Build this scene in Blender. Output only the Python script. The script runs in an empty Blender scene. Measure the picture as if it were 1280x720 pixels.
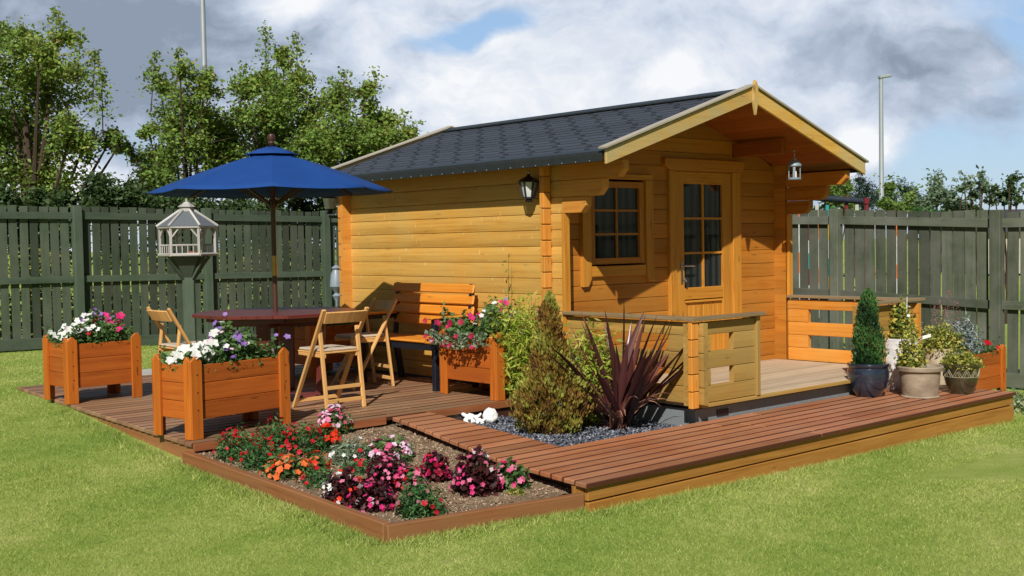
import bpy, bmesh, math, random
import numpy as np
from mathutils import Vector, Matrix
random.seed(7); rng=np.random.default_rng(11)
R=math.radians
scn=bpy.context.scene; col=scn.collection
HC=1.56                      # camera height above the lawn
# ------------------------------------------------ camera frame (from the vanishing points of the log house)
FPX=1453.0
RM=np.array([[0.7470,0.0390,-0.6630],[-0.6640,0.0180,-0.7470],[-0.0170,0.9990,0.0390]])
def _orth():
    def d(x,y):
        v=np.array([x-640.,-(y-360.),-FPX]); return v/np.linalg.norm(v)
    X=d(2277,274);Y=d(-652,325.3);Y=Y-X*(X@Y);Y/=np.linalg.norm(Y)
    return np.array([X,Y,np.cross(X,Y)])
RM=_orth()
CAMP=np.array([0,0,HC])
def ray(x,y):
    v=np.array([x-640.,-(y-360.),-FPX]); v/=np.linalg.norm(v); return RM@v
def onz(x,y,z): r=ray(x,y); return CAMP+r*((z-HC)/r[2])
def at(x,y,D):
    r=ray(x,y); return CAMP+r*(D/-(RM.T@r)[2])
def depth(p): return -(RM.T@(np.array(p,float)-CAMP))[2]
FW=-RM[:,2]; RT=RM[:,0]
# ------------------------------------------------ object helpers
def tag(o,label=None,cat=None,group=None,kind=None):
    if label: o['label']=label
    if cat: o['category']=cat
    if group: o['group']=group
    if kind: o['kind']=kind
    return o
def thing(name,label,cat,loc=(0,0,0),rz=0,group=None):
    o=bpy.data.objects.new(name,None); col.objects.link(o); o.empty_display_size=.1
    o.location=loc; o.rotation_euler=(0,0,rz); tag(o,label,cat,group); return o
def link(name,me,mats,parent=None,bevel=0):
    o=bpy.data.objects.new(name,me); col.objects.link(o)
    if not isinstance(mats,(list,tuple)): mats=[mats]
    for m in mats: me.materials.append(m)
    if parent: o.parent=parent
    if bevel:
        b=o.modifiers.new('bevel','BEVEL'); b.width=bevel; b.segments=1; b.limit_method='ANGLE'; b.angle_limit=R(40)
    return o
class MB:
    def __init__(s): s.v=[];s.f=[];s.g=[];s.r=[];s.mi=[];s.cuts=[]
    def build_each(s,name,mats,fn,bevel=0,smooth=False):
        cv=[c[0] for c in s.cuts]+[len(s.v)]; cf=[c[1] for c in s.cuts]+[len(s.f)]
        for i in range(len(s.cuts)):
            m=MB(); a,b=cv[i],cv[i+1]; m.v=s.v[a:b]; m.g=s.g[a:b]; m.r=s.r[a:b]; m.f=[[k-a for k in f] for f in s.f[cf[i]:cf[i+1]]]; m.mi=s.mi[cf[i]:cf[i+1]]
            fn(m.build(name,mats,None,bevel,smooth))
    def add(s,vs,fs,gr=None,mi=0,rnd=None):
        n=len(s.v); q=random.random() if rnd is None else rnd; s.cuts.append((n,len(s.f)))
        off=(random.random()*40,random.random()*40,random.random()*40)
        for i,p in enumerate(vs):
            s.v.append(tuple(p)); g=gr[i] if gr else p
            s.g.append((g[0]+off[0],g[1]+off[1],g[2]+off[2])); s.r.append(q)
        for f in fs: s.f.append([k+n for k in f]); s.mi.append(mi)
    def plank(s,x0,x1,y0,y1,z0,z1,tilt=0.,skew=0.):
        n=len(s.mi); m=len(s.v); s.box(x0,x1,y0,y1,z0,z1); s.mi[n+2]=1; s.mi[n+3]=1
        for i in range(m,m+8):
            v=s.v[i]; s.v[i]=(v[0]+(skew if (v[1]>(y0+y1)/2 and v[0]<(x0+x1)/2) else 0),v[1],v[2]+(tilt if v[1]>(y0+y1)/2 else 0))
    def obox(s,c,ax,ay,az,mi=0,rnd=None):
        c=Vector(c);ax,ay,az=Vector(ax),Vector(ay),Vector(az)
        vs=[];gr=[]
        L=sorted([(ax.length,0),(ay.length,1),(az.length,2)],reverse=True); order=[k for _,k in L]; ln=[ax.length,ay.length,az.length]
        for i in (-1,1):
            for j in (-1,1):
                for k in (-1,1):
                    vs.append(c+ax*i+ay*j+az*k); q=(i*ln[0],j*ln[1],k*ln[2]); gr.append((q[order[0]],q[order[1]],q[order[2]]))
        s.add(vs,[(0,1,3,2),(4,6,7,5),(0,4,5,1),(2,3,7,6),(0,2,6,4),(1,5,7,3)],gr,mi,rnd)
    def box(s,x0,x1,y0,y1,z0,z1,mi=0,rnd=None):
        s.obox(((x0+x1)/2,(y0+y1)/2,(z0+z1)/2),(abs(x1-x0)/2,0,0),(0,abs(y1-y0)/2,0),(0,0,abs(z1-z0)/2),mi,rnd)
    def beam(s,p0,p1,w,h,up=(0,0,1),mi=0,rnd=None):
        p0,p1=Vector(p0),Vector(p1); d=(p1-p0)/2; up=Vector(up)
        sd=d.cross(up)
        if sd.length<1e-6: sd=d.cross(Vector((0,1,0)))
        sd.normalize(); u=sd.cross(d).normalized()
        s.obox((p0+p1)/2,d,sd*w/2,u*h/2,mi,rnd)
    def prism(s,pts,axis0,axis1,dirv,L,org=(0,0,0),mi=0,rnd=None):
        # polygon pts (a,b) in axis0/axis1 extruded along dirv by L
        a0,a1,d,org=Vector(axis0),Vector(axis1),Vector(dirv).normalized(),Vector(org); n=len(pts); vs=[];gr=[]
        ea=max(p[0] for p in pts)-min(p[0] for p in pts); eb=max(p[1] for p in pts)-min(p[1] for p in pts)
        order=[k for _,k in sorted([(L,0),(ea,1),(eb,2)],reverse=True)]
        for t in (0,L):
            for (a,b) in pts: q3=(t,a,b); vs.append(org+a0*a+a1*b+d*t); gr.append((q3[order[0]],q3[order[1]],q3[order[2]]))
        fs=[list(range(n)),list(range(2*n-1,n-1,-1))]+[(i,(i+1)%n,(i+1)%n+n,i+n) for i in range(n)]
        s.add(vs,fs,gr,mi,rnd)
    def poly(s,pts,mi=0,rnd=None): s.add([Vector(p) for p in pts],[list(range(len(pts)))],None,mi,rnd)
    def lathe(s,prof,c=(0,0,0),n=32,mi=0,squash=1):
        vs=[];fs=[];c=Vector(c)
        for (r,z) in prof:
            for k in range(n):
                a=2*math.pi*k/n; vs.append(c+Vector((r*math.cos(a),r*math.sin(a)*squash,z)))
        for i in range(len(prof)-1):
            for k in range(n):
                k2=(k+1)%n; fs.append((i*n+k,i*n+k2,(i+1)*n+k2,(i+1)*n+k))
        if prof[0][0]>1e-4: fs.append(list(range(n-1,-1,-1)))
        if prof[-1][0]>1e-4: fs.append([(len(prof)-1)*n+k for k in range(n)])
        s.add(vs,fs,None,mi,0.5)
    def tube(s,pts,rs,n=8,mi=0,rnd=None):
        pts=[Vector(p) for p in pts]
        if not isinstance(rs,(list,tuple)): rs=[rs]*len(pts)
        vs=[];fs=[];gr=[];ref=Vector((.13,.31,.94))
        L=0
        for i,p in enumerate(pts):
            t=(pts[min(i+1,len(pts)-1)]-pts[max(i-1,0)]).normalized()
            if i: L+=(p-pts[i-1]).length
            u=t.cross(ref)
            if u.length<.05: u=t.cross(Vector((1,0,0)))
            u.normalize(); w=t.cross(u)
            for k in range(n):
                a=2*math.pi*k/n; vs.append(p+(u*math.cos(a)+w*math.sin(a))*rs[i]); gr.append((L,math.cos(a)*rs[i],math.sin(a)*rs[i]))
        for i in range(len(pts)-1):
            for k in range(n):
                k2=(k+1)%n; fs.append((i*n+k,i*n+k2,(i+1)*n+k2,(i+1)*n+k))
        fs.append(list(range(n-1,-1,-1))); fs.append([(len(pts)-1)*n+k for k in range(n)])
        s.add(vs,fs,gr,mi,rnd)
    def build(s,name,mats,parent=None,bevel=0,smooth=False,fix=True):
        me=bpy.data.meshes.new(name); me.from_pydata(s.v,[],s.f)
        a=me.attributes.new('grain','FLOAT_VECTOR','POINT'); a.data.foreach_set('vector',np.array(s.g,dtype=np.float32).ravel())
        a=me.attributes.new('rnd','FLOAT','POINT'); a.data.foreach_set('value',np.array(s.r,dtype=np.float32))
        me.polygons.foreach_set('material_index',s.mi)
        if fix:
            bm=bmesh.new(); bm.from_mesh(me); bmesh.ops.recalc_face_normals(bm,faces=bm.faces); bm.to_mesh(me); bm.free()
        if smooth:
            me.polygons.foreach_set('use_smooth',[True]*len(me.polygons)); me.set_sharp_from_angle(angle=R(42))
        me.update(); return link(name,me,mats,parent,bevel)
def npmesh(name,V,F,rnd,mats,parent=None,mi=None,smooth=False):
    """V (n,3), F (m,k) uniform polygon size"""
    me=bpy.data.meshes.new(name); m,k=F.shape
    me.vertices.add(len(V)); me.vertices.foreach_set('co',V.astype(np.float32).ravel())
    me.loops.add(m*k); me.loops.foreach_set('vertex_index',F.astype(np.int32).ravel())
    me.polygons.add(m); me.polygons.foreach_set('loop_start',np.arange(0,m*k,k,dtype=np.int32))
    if mi is not None: me.polygons.foreach_set('material_index',mi.astype(np.int32))
    if smooth: me.polygons.foreach_set('use_smooth',np.ones(m,dtype=bool))
    a=me.attributes.new('rnd','FLOAT','POINT'); a.data.foreach_set('value',rnd.astype(np.float32))
    me.update(); me.validate(); return link(name,me,mats,parent)
def leafmesh(name,C,size,mats,parent=None,up=.3,aspect=.45,mi=None,axis=None,droop=0.0,rnd=None):
    """leaf-shaped folded quads at centres C"""
    n=len(C); C=np.asarray(C,float)
    if axis is None:
        A=rng.normal(size=(n,3)); A[:,2]=A[:,2]*.6+up
    else: A=np.asarray(axis,float)+rng.normal(size=(n,3))*.25
    A[:,2]-=droop; A/=np.linalg.norm(A,axis=1)[:,None]
    N=rng.normal(size=(n,3))+np.array([-.35,-.3,.9]); B=np.cross(N,A); B/=np.linalg.norm(B,axis=1)[:,None]+1e-9
    N=np.cross(A,B)
    S=(size*rng.uniform(.6,1.3,n))[:,None]
    base=C-A*S*.5; tip=C+A*S*.5; mid=C-A*S*.02
    l=mid+B*S*aspect*.5+N*S*.10; r=mid-B*S*aspect*.5+N*S*.10
    V=np.stack([base,r,tip,l],1).reshape(-1,3); F=np.arange(4*n).reshape(n,4)
    q=rng.uniform(0,1,n) if rnd is None else rnd
    return npmesh(name,V,F,np.repeat(q,4),mats,parent,mi)
# ------------------------------------------------ materials
def newmat(name):
    m=bpy.data.materials.new(name); m.use_nodes=True; nt=m.node_tree; nt.nodes.clear()
    out=nt.nodes.new('ShaderNodeOutputMaterial'); return m,nt,out
def N(nt,t,**k):
    n=nt.nodes.new(t)
    for a,b in k.items():
        if a in n.inputs: n.inputs[a].default_value=b
        else: setattr(n,a,b)
    return n
def rgb(c): return (c[0],c[1],c[2],1)
def math_(nt,op,a,b=None,clamp=False):
    n=nt.nodes.new('ShaderNodeMath'); n.operation=op; n.use_clamp=clamp
    for i,v in enumerate((a,b)):
        if v is None: continue
        if isinstance(v,(int,float)): n.inputs[i].default_value=v
        else: nt.links.new(v,n.inputs[i])
    return n.outputs[0]
def mix(nt,fac,a,b,mode='MIX'):
    n=nt.nodes.new('ShaderNodeMix'); n.data_type='RGBA'; n.blend_type=mode
    for sock,v in ((n.inputs[0],fac),(n.inputs[6],a),(n.inputs[7],b)):
        if isinstance(v,(int,float)): sock.default_value=v
        elif isinstance(v,tuple): sock.default_value=rgb(v)
        else: nt.links.new(v,sock)
    return n.outputs[2]
def ramp(nt,fac,stops):
    n=nt.nodes.new('ShaderNodeValToRGB'); cr=n.color_ramp
    while len(cr.elements)<len(stops): cr.elements.new(.5)
    for e,(p,c) in zip(cr.elements,stops):
        e.position=p; e.color=rgb(c) if isinstance(c,tuple) else (c,c,c,1)
    nt.links.new(fac,n.inputs[0]); return n.outputs[0]
def noise(nt,vec,scale,detail=4,rough=.6,dist=0):
    n=nt.nodes.new('ShaderNodeTexNoise'); n.inputs['Scale'].default_value=scale; n.inputs['Detail'].default_value=detail
    n.inputs['Roughness'].default_value=rough; n.inputs['Distortion'].default_value=dist
    if vec is not None: nt.links.new(vec,n.inputs['Vector'])
    return n.outputs[0]
def mapping(nt,vec,sc):
    n=nt.nodes.new('ShaderNodeMapping'); n.inputs['Scale'].default_value=sc; nt.links.new(vec,n.inputs[0]); return n.outputs[0]
def attr(nt,name):
    n=nt.nodes.new('ShaderNodeAttribute'); n.attribute_name=name; return n
def bsdf(nt,out,colr,rough=.6,spec=.4,bump=None,bstr=.3,bdist=.004,metal=0,coat=0):
    p=nt.nodes.new('ShaderNodeBsdfPrincipled')
    if isinstance(colr,tuple): p.inputs['Base Color'].default_value=rgb(colr)
    else: nt.links.new(colr,p.inputs['Base Color'])
    if isinstance(rough,(int,float)): p.inputs['Roughness'].default_value=rough
    else: nt.links.new(rough,p.inputs['Roughness'])
    p.inputs['Specular IOR Level'].default_value=spec; p.inputs['Metallic'].default_value=metal
    p.inputs['Coat Weight'].default_value=coat
    if bump is not None:
        b=nt.nodes.new('ShaderNodeBump'); b.inputs['Strength'].default_value=bstr; b.inputs['Distance'].default_value=bdist
        nt.links.new(bump,b.inputs['Height']); nt.links.new(b.outputs[0],p.inputs['Normal'])
    nt.links.new(p.outputs[0],out.inputs[0]); return p
GAIN=dict(weathered_logs=1.28,honey_logs=1.2,shaded_porch_logs=1.0,weathered_rail_wood=1.3,decking_wood=1.4,walkway_wood=1.4,deck_fascia_wood=1.1,bed_board_wood=1.35,red_brown_board=1.4,green_fence_wood=.95,green_post_wood=1.1,bargeboard_wood=1.15,orange_stained_wood=1.08,amber_stained_wood=1.1,mahogany_stained_wood=1.25,pale_chair_wood=1.1,soffit_wood=1.3)
def wood(name,base,dark,light=None,rough=.55,var=.25,knots=.7,weather=None,wamt=0.,spec=.35,scratch=0,gr=34):
    m,nt,out=newmat(name); g=attr(nt,'grain').outputs['Vector']; r=attr(nt,'rnd').outputs['Fac']
    light=light or tuple(min(1,c*1.25) for c in base); k=GAIN.get(name,1.12)
    base,dark,light=[tuple(min(.92,c*k) for c in q) for q in (base,dark,light)]
    if weather: weather=tuple(min(.9,c*k) for c in weather)
    n1=noise(nt,mapping(nt,g,(1.6,gr,gr)),1,5,.62,.4); n2=noise(nt,mapping(nt,g,(.8,5,5)),1,3,.5)
    c=ramp(nt,n1,[(.28,dark),(.47,base),(.72,light)])
    c=mix(nt,math_(nt,'MULTIPLY',n2,.55),c,tuple(x*.72 for x in base))
    if knots:
        v=nt.nodes.new('ShaderNodeTexVoronoi'); v.inputs['Scale'].default_value=1; nt.links.new(mapping(nt,g,(2.6,13,13)),v.inputs['Vector'])
        k=ramp(nt,v.outputs['Distance'],[(.05,1.),(.14,0.)]); c=mix(nt,math_(nt,'MULTIPLY',k,knots),c,tuple(x*.28 for x in dark))
    if weather:
        tc=N(nt,'ShaderNodeTexCoord').outputs['Object']; w=noise(nt,tc,1.7,5,.65)
        wf=ramp(nt,w,[(.36,0.),(.62,1.)]); c=mix(nt,math_(nt,'MULTIPLY',wf,wamt),c,weather)
    if scratch:
        tc=N(nt,'ShaderNodeTexCoord').outputs['Object']
        sv=nt.nodes.new('ShaderNodeTexVoronoi'); sv.inputs['Scale'].default_value=1; nt.links.new(mapping(nt,g,(20,6.5,6.5)),sv.inputs['Vector'])
        sn=noise(nt,tc,9,2,.5,1.2)
        sc=ramp(nt,math_(nt,'ADD',sv.outputs['Distance'],math_(nt,'MULTIPLY',sn,.45)),[(.24,1.),(.38,0.)])
        c=mix(nt,math_(nt,'MULTIPLY',sc,scratch),c,(.78,.60,.30))
    vv=math_(nt,'ADD',math_(nt,'MULTIPLY',r,var),1-var*.6)
    mm=nt.nodes.new('ShaderNodeVectorMath'); mm.operation='SCALE'; nt.links.new(c,mm.inputs[0]); nt.links.new(vv,mm.inputs['Scale'])
    bsdf(nt,out,mm.outputs[0],rough,spec,n1,.35,.003); return m
def plain(name,c,rough=.5,spec=.5,metal=0,nsc=None,namt=.2,bump=0,coat=0):
    m,nt,out=newmat(name)
    tc=N(nt,'ShaderNodeTexCoord').outputs['Object']; n=noise(nt,tc,nsc or 9,5,.6)
    cc=mix(nt,ramp(nt,n,[(.3,0.),(.7,1.)]),tuple(x*(1-namt) for x in c),tuple(min(1,x*(1+namt)) for x in c))
    bsdf(nt,out,cc,rough,spec,n if bump else None,bump,.005,metal,coat); return m
LG=dict(maple_leaf=1.65,bamboo_leaf=1.15,phormium_blade=1.35,wine_leaf=1.3,dried_leaf=1.1,variegated_leaf=1.2,silver_leaf=1.1)
def leaf(name,cols,trans=.35,rough=.5,spec=.3):
    k=LG.get(name,1.0 if name.endswith('petal') or name in('slate_chip','soil_crumb') else 1.45); cols=[tuple(min(.9,x*k) for x in c) for c in cols]
    m,nt,out=newmat(name); r=attr(nt,'rnd').outputs['Fac']
    c=ramp(nt,r,[(i/(len(cols)-1) if len(cols)>1 else 0,cc) for i,cc in enumerate(cols)])
    p=bsdf(nt,out,c,rough,spec); t=nt.nodes.new('ShaderNodeBsdfTranslucent')
    c2=mix(nt,.5,c,tuple(x for x in cols[-1])); nt.links.new(c2,t.inputs[0])
    mx=nt.nodes.new('ShaderNodeMixShader'); mx.inputs[0].default_value=trans
    nt.links.new(p.outputs[0],mx.inputs[1]); nt.links.new(t.outputs[0],mx.inputs[2]); nt.links.new(mx.outputs[0],out.inputs[0]); return m
M={}
M['log_side']=wood('weathered_logs',(.50,.255,.045),(.33,.14,.022),(.58,.33,.072),weather=(.42,.275,.08),wamt=.65,scratch=.6,var=.22,knots=.5)
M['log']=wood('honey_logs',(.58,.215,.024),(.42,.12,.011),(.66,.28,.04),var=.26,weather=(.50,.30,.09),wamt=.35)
M['log_shade']=wood('shaded_porch_logs',(.48,.16,.013),(.32,.08,.006),(.56,.21,.024),var=.3,weather=(.44,.21,.04),wamt=.5)  # darker copy of the honey logs, porch shade put into the colour
M['rail']=wood('weathered_rail_wood',(.34,.185,.038),(.20,.10,.02),(.44,.26,.065),var=.35,weather=(.28,.195,.065),wamt=.7,scratch=0)
M['railtop']=wood('grey_rail_top',(.24,.17,.09),(.15,.10,.05),var=.2,knots=.3)
M['trim']=wood('trim_wood',(.54,.225,.026),(.38,.13,.012),(.62,.29,.045),var=.2)
M['verge']=wood('pale_verge_strip',(.42,.37,.29),(.30,.26,.2),var=.2,knots=.2)
M['barge']=wood('bargeboard_wood',(.56,.31,.06),(.40,.19,.03),(.64,.39,.10),var=.2,weather=(.38,.33,.17),wamt=.75,knots=.8)
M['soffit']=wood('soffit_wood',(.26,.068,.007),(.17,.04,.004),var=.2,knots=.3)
M['porchfloor']=wood('porch_floor_wood',(.47,.36,.24),(.34,.25,.16),(.58,.47,.34),var=.25,knots=.2,rough=.7)
M['deck']=wood('decking_wood',(.24,.115,.06),(.12,.052,.026),(.32,.17,.095),var=.5,knots=.25,weather=(.20,.15,.085),wamt=.55,rough=.55,gr=46)
M['walk']=wood('walkway_wood',(.30,.105,.042),(.16,.05,.018),(.40,.17,.085),var=.4,knots=.25,weather=(.30,.17,.10),wamt=.45,rough=.5,gr=46)
M['edgewood']=wood('board_edge_gap_shade',(.085,.026,.012),(.05,.015,.008),var=.3,knots=0)  # weathered board sides, darkened further to paint shade into the gaps
M['fascia']=wood('deck_fascia_wood',(.37,.165,.032),(.23,.09,.018),(.45,.23,.055),var=.2,knots=.6)
M['redboard']=wood('red_brown_board',(.22,.075,.028),(.14,.042,.016),var=.2,knots=.2)
M['bedboard']=wood('bed_board_wood',(.23,.085,.03),(.14,.048,.018),(.30,.12,.045),var=.25,knots=.4,weather=(.22,.12,.05),wamt=.5)
M['planter']=wood('orange_stained_wood',(.42,.100,.012),(.20,.040,.006),(.54,.155,.022),var=.38,knots=.9,spec=.35,rough=.5,weather=(.36,.085,.012),wamt=.7)
M['planterpost']=wood('amber_stained_wood',(.48,.125,.012),(.27,.055,.007),(.58,.17,.022),var=.28,knots=.8,spec=.35,rough=.5)
M['bench']=wood('bench_slat_wood',(.66,.235,.022),(.50,.15,.014),(.74,.30,.04),var=.15,knots=.4,spec=.4,rough=.4)
M['chair']=wood('pale_chair_wood',(.66,.36,.12),(.52,.25,.07),(.74,.44,.17),var=.12,knots=0)
M['table']=wood('mahogany_stained_wood',(.10,.017,.013),(.06,.010,.008),(.14,.028,.02),var=.25,knots=0,spec=.6,rough=.33)
M['green']=wood('green_fence_wood',(.060,.086,.052),(.034,.052,.031),(.088,.112,.074),var=.7,knots=.35,weather=(.105,.118,.088),wamt=.65,rough=.75,spec=.2,gr=20)
M['greygreen']=wood('grey_green_fence_wood',(.072,.090,.056),(.036,.047,.030),(.11,.122,.085),var=.7,knots=.5,weather=(.14,.14,.115),wamt=.75,rough=.75,spec=.2,gr=20)
M['greenpost']=wood('green_post_wood',(.060,.088,.055),(.036,.056,.034),(.080,.110,.072),var=.3,knots=.2,weather=(.10,.12,.09),wamt=.5,rough=.75,spec=.2,gr=20)
M['bark']=wood('bark',(.07,.05,.035),(.03,.022,.016),var=.3,knots=0,rough=.9,spec=.1,gr=20)
M['darkwood']=wood('dark_brown_wood',(.06,.022,.014),(.035,.012,.008),var=.2,knots=0,rough=.4,spec=.5)
M['rustic']=wood('pale_rustic_branch',(.38,.355,.33),(.15,.12,.10),(.62,.60,.58),var=.3,knots=.6,rough=.8,gr=24)
M['black']=plain('black_metal',(.012,.013,.016),.4,.5)
M['blackframe']=plain('black_bench_frame',(.010,.012,.020),.45,.4)
M['felt']=plain('black_roofing_felt',(.020,.024,.023),.55,.4,nsc=30,bump=.3)
M['lampgrey']=plain('blue_grey_paint',(.22,.27,.31),.4,.5)
M['steel']=plain('galvanised_steel',(.36,.39,.42),.5,.5,.3,nsc=1.5,namt=.1)
M['chrome']=plain('chrome',(.6,.6,.6),.2,.5,1)
M['cushion']=plain('beige_cushion_fabric',(.52,.42,.32),.9,.1,nsc=60,bump=.2)
M['white']=plain('white_paint',(.75,.74,.72),.5,.4)
M['shell']=plain('white_stone',(.86,.86,.84),.6,.3,nsc=30,bump=.4,namt=.08)
M['lampwhite']=plain('frosted_lamp_glass',(.55,.56,.54),.3,.5)
M['bird_roof']=plain('grey_felt_roof',(.12,.135,.15),.9,.2,nsc=80,bump=.4)
M['teal']=plain('teal_paint',(.03,.30,.30),.5); M['orangep']=plain('orange_paint',(.75,.20,.05),.5); M['redp']=plain('dark_red_paint',(.15,.012,.02),.5); M['slatepaint']=plain('slate_grey_paint',(.028,.036,.05),.6,.2)
M['rope']=plain('pale_rope',(.55,.55,.5),.8); M['yellow']=plain('yellow_paint',(.75,.45,.04),.5)
M['brick']=plain('dark_roof_tiles',(.05,.045,.05),.8,nsc=4)
M['stonewall']=plain('house_render',(.4,.36,.3),.8,nsc=4)
def canopy_mat():
    m,nt,out=newmat('blue_canvas'); tc=N(nt,'ShaderNodeTexCoord').outputs['Object']; n=noise(nt,tc,5,3,.5); w=math_(nt,'ADD',noise(nt,tc,400,2,.5),math_(nt,'MULTIPLY',noise(nt,mapping(nt,tc,(1,1,.3)),7,4,.6,1.5),6))
    c=mix(nt,n,(.010,.052,.22),(.015,.072,.29)); p=bsdf(nt,out,c,.8,.2,w,.2,.001)
    t=nt.nodes.new('ShaderNodeBsdfTranslucent'); t.inputs[0].default_value=(.004,.02,.10,1); mx=nt.nodes.new('ShaderNodeMixShader'); mx.inputs[0].default_value=.1
    nt.links.new(p.outputs[0],mx.inputs[1]); nt.links.new(t.outputs[0],mx.inputs[2]); nt.links.new(mx.outputs[0],out.inputs[0]); return m
M['canvas']=canopy_mat()
def shingle_mat(name,c):
    m,nt,out=newmat(name); r=attr(nt,'rnd').outputs['Fac']; tc=N(nt,'ShaderNodeTexCoord').outputs['Object']
    n=noise(nt,tc,300,2,.6); n2=noise(nt,tc,1.5,4,.6)
    cc=mix(nt,n,tuple(x*.6 for x in c),tuple(x*1.5 for x in c)); cc=mix(nt,math_(nt,'MULTIPLY',n2,.4),cc,tuple(x*.6 for x in c))
    mm=nt.nodes.new('ShaderNodeVectorMath'); mm.operation='SCALE'; nt.links.new(cc,mm.inputs[0]); nt.links.new(math_(nt,'ADD',math_(nt,'MULTIPLY',r,.25),.85),mm.inputs['Scale'])
    bsdf(nt,out,mm.outputs[0],.8,.35,n,.5,.002); return m
M['shingle']=shingle_mat('slate_grey_shingles',(.047,.055,.072)); M['dash_shade']=plain('shingle_shade_dash',(.020,.024,.031),.9,.1)
def glass_mat():
    m,nt,out=newmat('dark_window_glass'); tc=N(nt,'ShaderNodeTexCoord').outputs['Object']; n=noise(nt,tc,2.2,2,.5)
    w=nt.nodes.new('ShaderNodeTexWave'); w.inputs['Scale'].default_value=3.2; w.inputs['Distortion'].default_value=5; nt.links.new(mapping(nt,tc,(1,.1,.12)),w.inputs[0])
    c=mix(nt,w.outputs['Fac'],(.009,.011,.013),(.034,.038,.040)); bsdf(nt,out,c,.03,.5,n,.02,.01); return m  # paler streaks in the pane colour stand in for reflections
M['glass']=glass_mat()
def pot_mat(name,a,b,rough,sc,coat=0,bump=.2):
    m,nt,out=newmat(name); tc=N(nt,'ShaderNodeTexCoord').outputs['Object']; n=noise(nt,mapping(nt,tc,(1,1,2.2)),sc,6,.65,.3)
    bsdf(nt,out,ramp(nt,n,[(.32,a),(.68,b)]),rough,.5,n,bump,.004,0,coat); return m
M['potblue']=pot_mat('blue_glazed_ceramic',(.010,.014,.026),(.028,.038,.062),.12,6,.5,.05)
M['pottan']=pot_mat('tan_terracotta',(.20,.15,.10),(.40,.32,.23),.8,5)
M['potolive']=pot_mat('olive_glazed_ceramic',(.030,.026,.012),(.060,.052,.026),.16,6,.4,.05)
M['potcream']=pot_mat('cream_stoneware',(.42,.34,.22),(.60,.52,.38),.6,6)
M['potwhite']=pot_mat('white_mottled_ceramic',(.50,.46,.50),(.85,.84,.84),.4,7)
M['pattern']=plain('pale_pot_relief',(.34,.30,.20),.5)
def block_mat():
    m,nt,out=newmat('grey_concrete_block'); tc=N(nt,'ShaderNodeTexCoord').outputs['Object']; n=noise(nt,tc,40,5,.7); n2=noise(nt,tc,3,4,.6)
    c=mix(nt,n,(.15,.17,.18),(.27,.29,.30)); c=mix(nt,math_(nt,'MULTIPLY',n2,.5),c,(.16,.19,.20)); bsdf(nt,out,c,.9,.2,n,.6,.004); return m
M['block']=block_mat()
def ground_mat(name,stops,sc1,sc2,bump,det=8,bd=.03):
    m,nt,out=newmat(name); tc=N(nt,'ShaderNodeTexCoord').outputs['Object']; n=noise(nt,tc,sc1,det,.7); n2=noise(nt,tc,sc2,5,.6)
    f=math_(nt,'ADD',math_(nt,'MULTIPLY',n,.6),math_(nt,'MULTIPLY',n2,.4)); bsdf(nt,out,ramp(nt,f,stops),.95,.1,n,bump,bd); return m
M['soil']=ground_mat('garden_soil',[(.35,(.13,.085,.052)),(.5,(.31,.22,.14)),(.66,(.48,.365,.255))],38,6,1.0)
M['slatebase']=ground_mat('slate_bed',[(.35,(.02,.022,.03)),(.65,(.10,.105,.13))],60,10,1.)
M['pink']=ground_mat('pink_gravel_bed',[(.35,(.24,.17,.15)),(.65,(.52,.42,.38))],60,6,1.)
M['paving']=ground_mat('pale_paving',[(.35,(.36,.34,.31)),(.65,(.52,.50,.46))],30,3,.3)
M['chip']=leaf('slate_chip',[(.035,.04,.055),(.09,.10,.13),(.16,.17,.20),(.36,.38,.42)],0,.6,.4)
M['clod']=leaf('soil_crumb',[(.17,.105,.06),(.36,.255,.165),(.52,.40,.28)],0,.95,.1)
# lawn colours vary with place: mown stripes, dry and lush patches
def lawn_color(nt):
    tc=N(nt,'ShaderNodeTexCoord').outputs['Object']
    a=noise(nt,mapping(nt,tc,(.55,.9,1)),1.0,5,.62); b=noise(nt,tc,5.5,5,.7)
    sp=nt.nodes.new('ShaderNodeSeparateXYZ'); nt.links.new(tc,sp.inputs[0])
    ph=math_(nt,'ADD',math_(nt,'MULTIPLY',sp.outputs[0],-.55),math_(nt,'MULTIPLY',sp.outputs[1],1.0))
    st=math_(nt,'SINE',math_(nt,'MULTIPLY',math_(nt,'ADD',ph,math_(nt,'MULTIPLY',a,1.6)),4.2))
    f=math_(nt,'ADD',math_(nt,'ADD',math_(nt,'MULTIPLY',a,.50),math_(nt,'MULTIPLY',b,.50)),math_(nt,'MULTIPLY',st,.065))
    return ramp(nt,f,[(.30,(.23,.36,.055)),(.45,(.33,.44,.085)),(.58,(.43,.51,.125)),(.78,(.62,.62,.24))])
def lawn_mat():
    m,nt,out=newmat('lawn_turf'); c=lawn_color(nt); tc=N(nt,'ShaderNodeTexCoord').outputs['Object']; n=noise(nt,tc,90,4,.7)
    c=mix(nt,ramp(nt,n,[(.3,.7),(.6,0.)]),c,(.10,.12,.025)); bsdf(nt,out,c,.9,.1,n,.8,.02); return m
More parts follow.
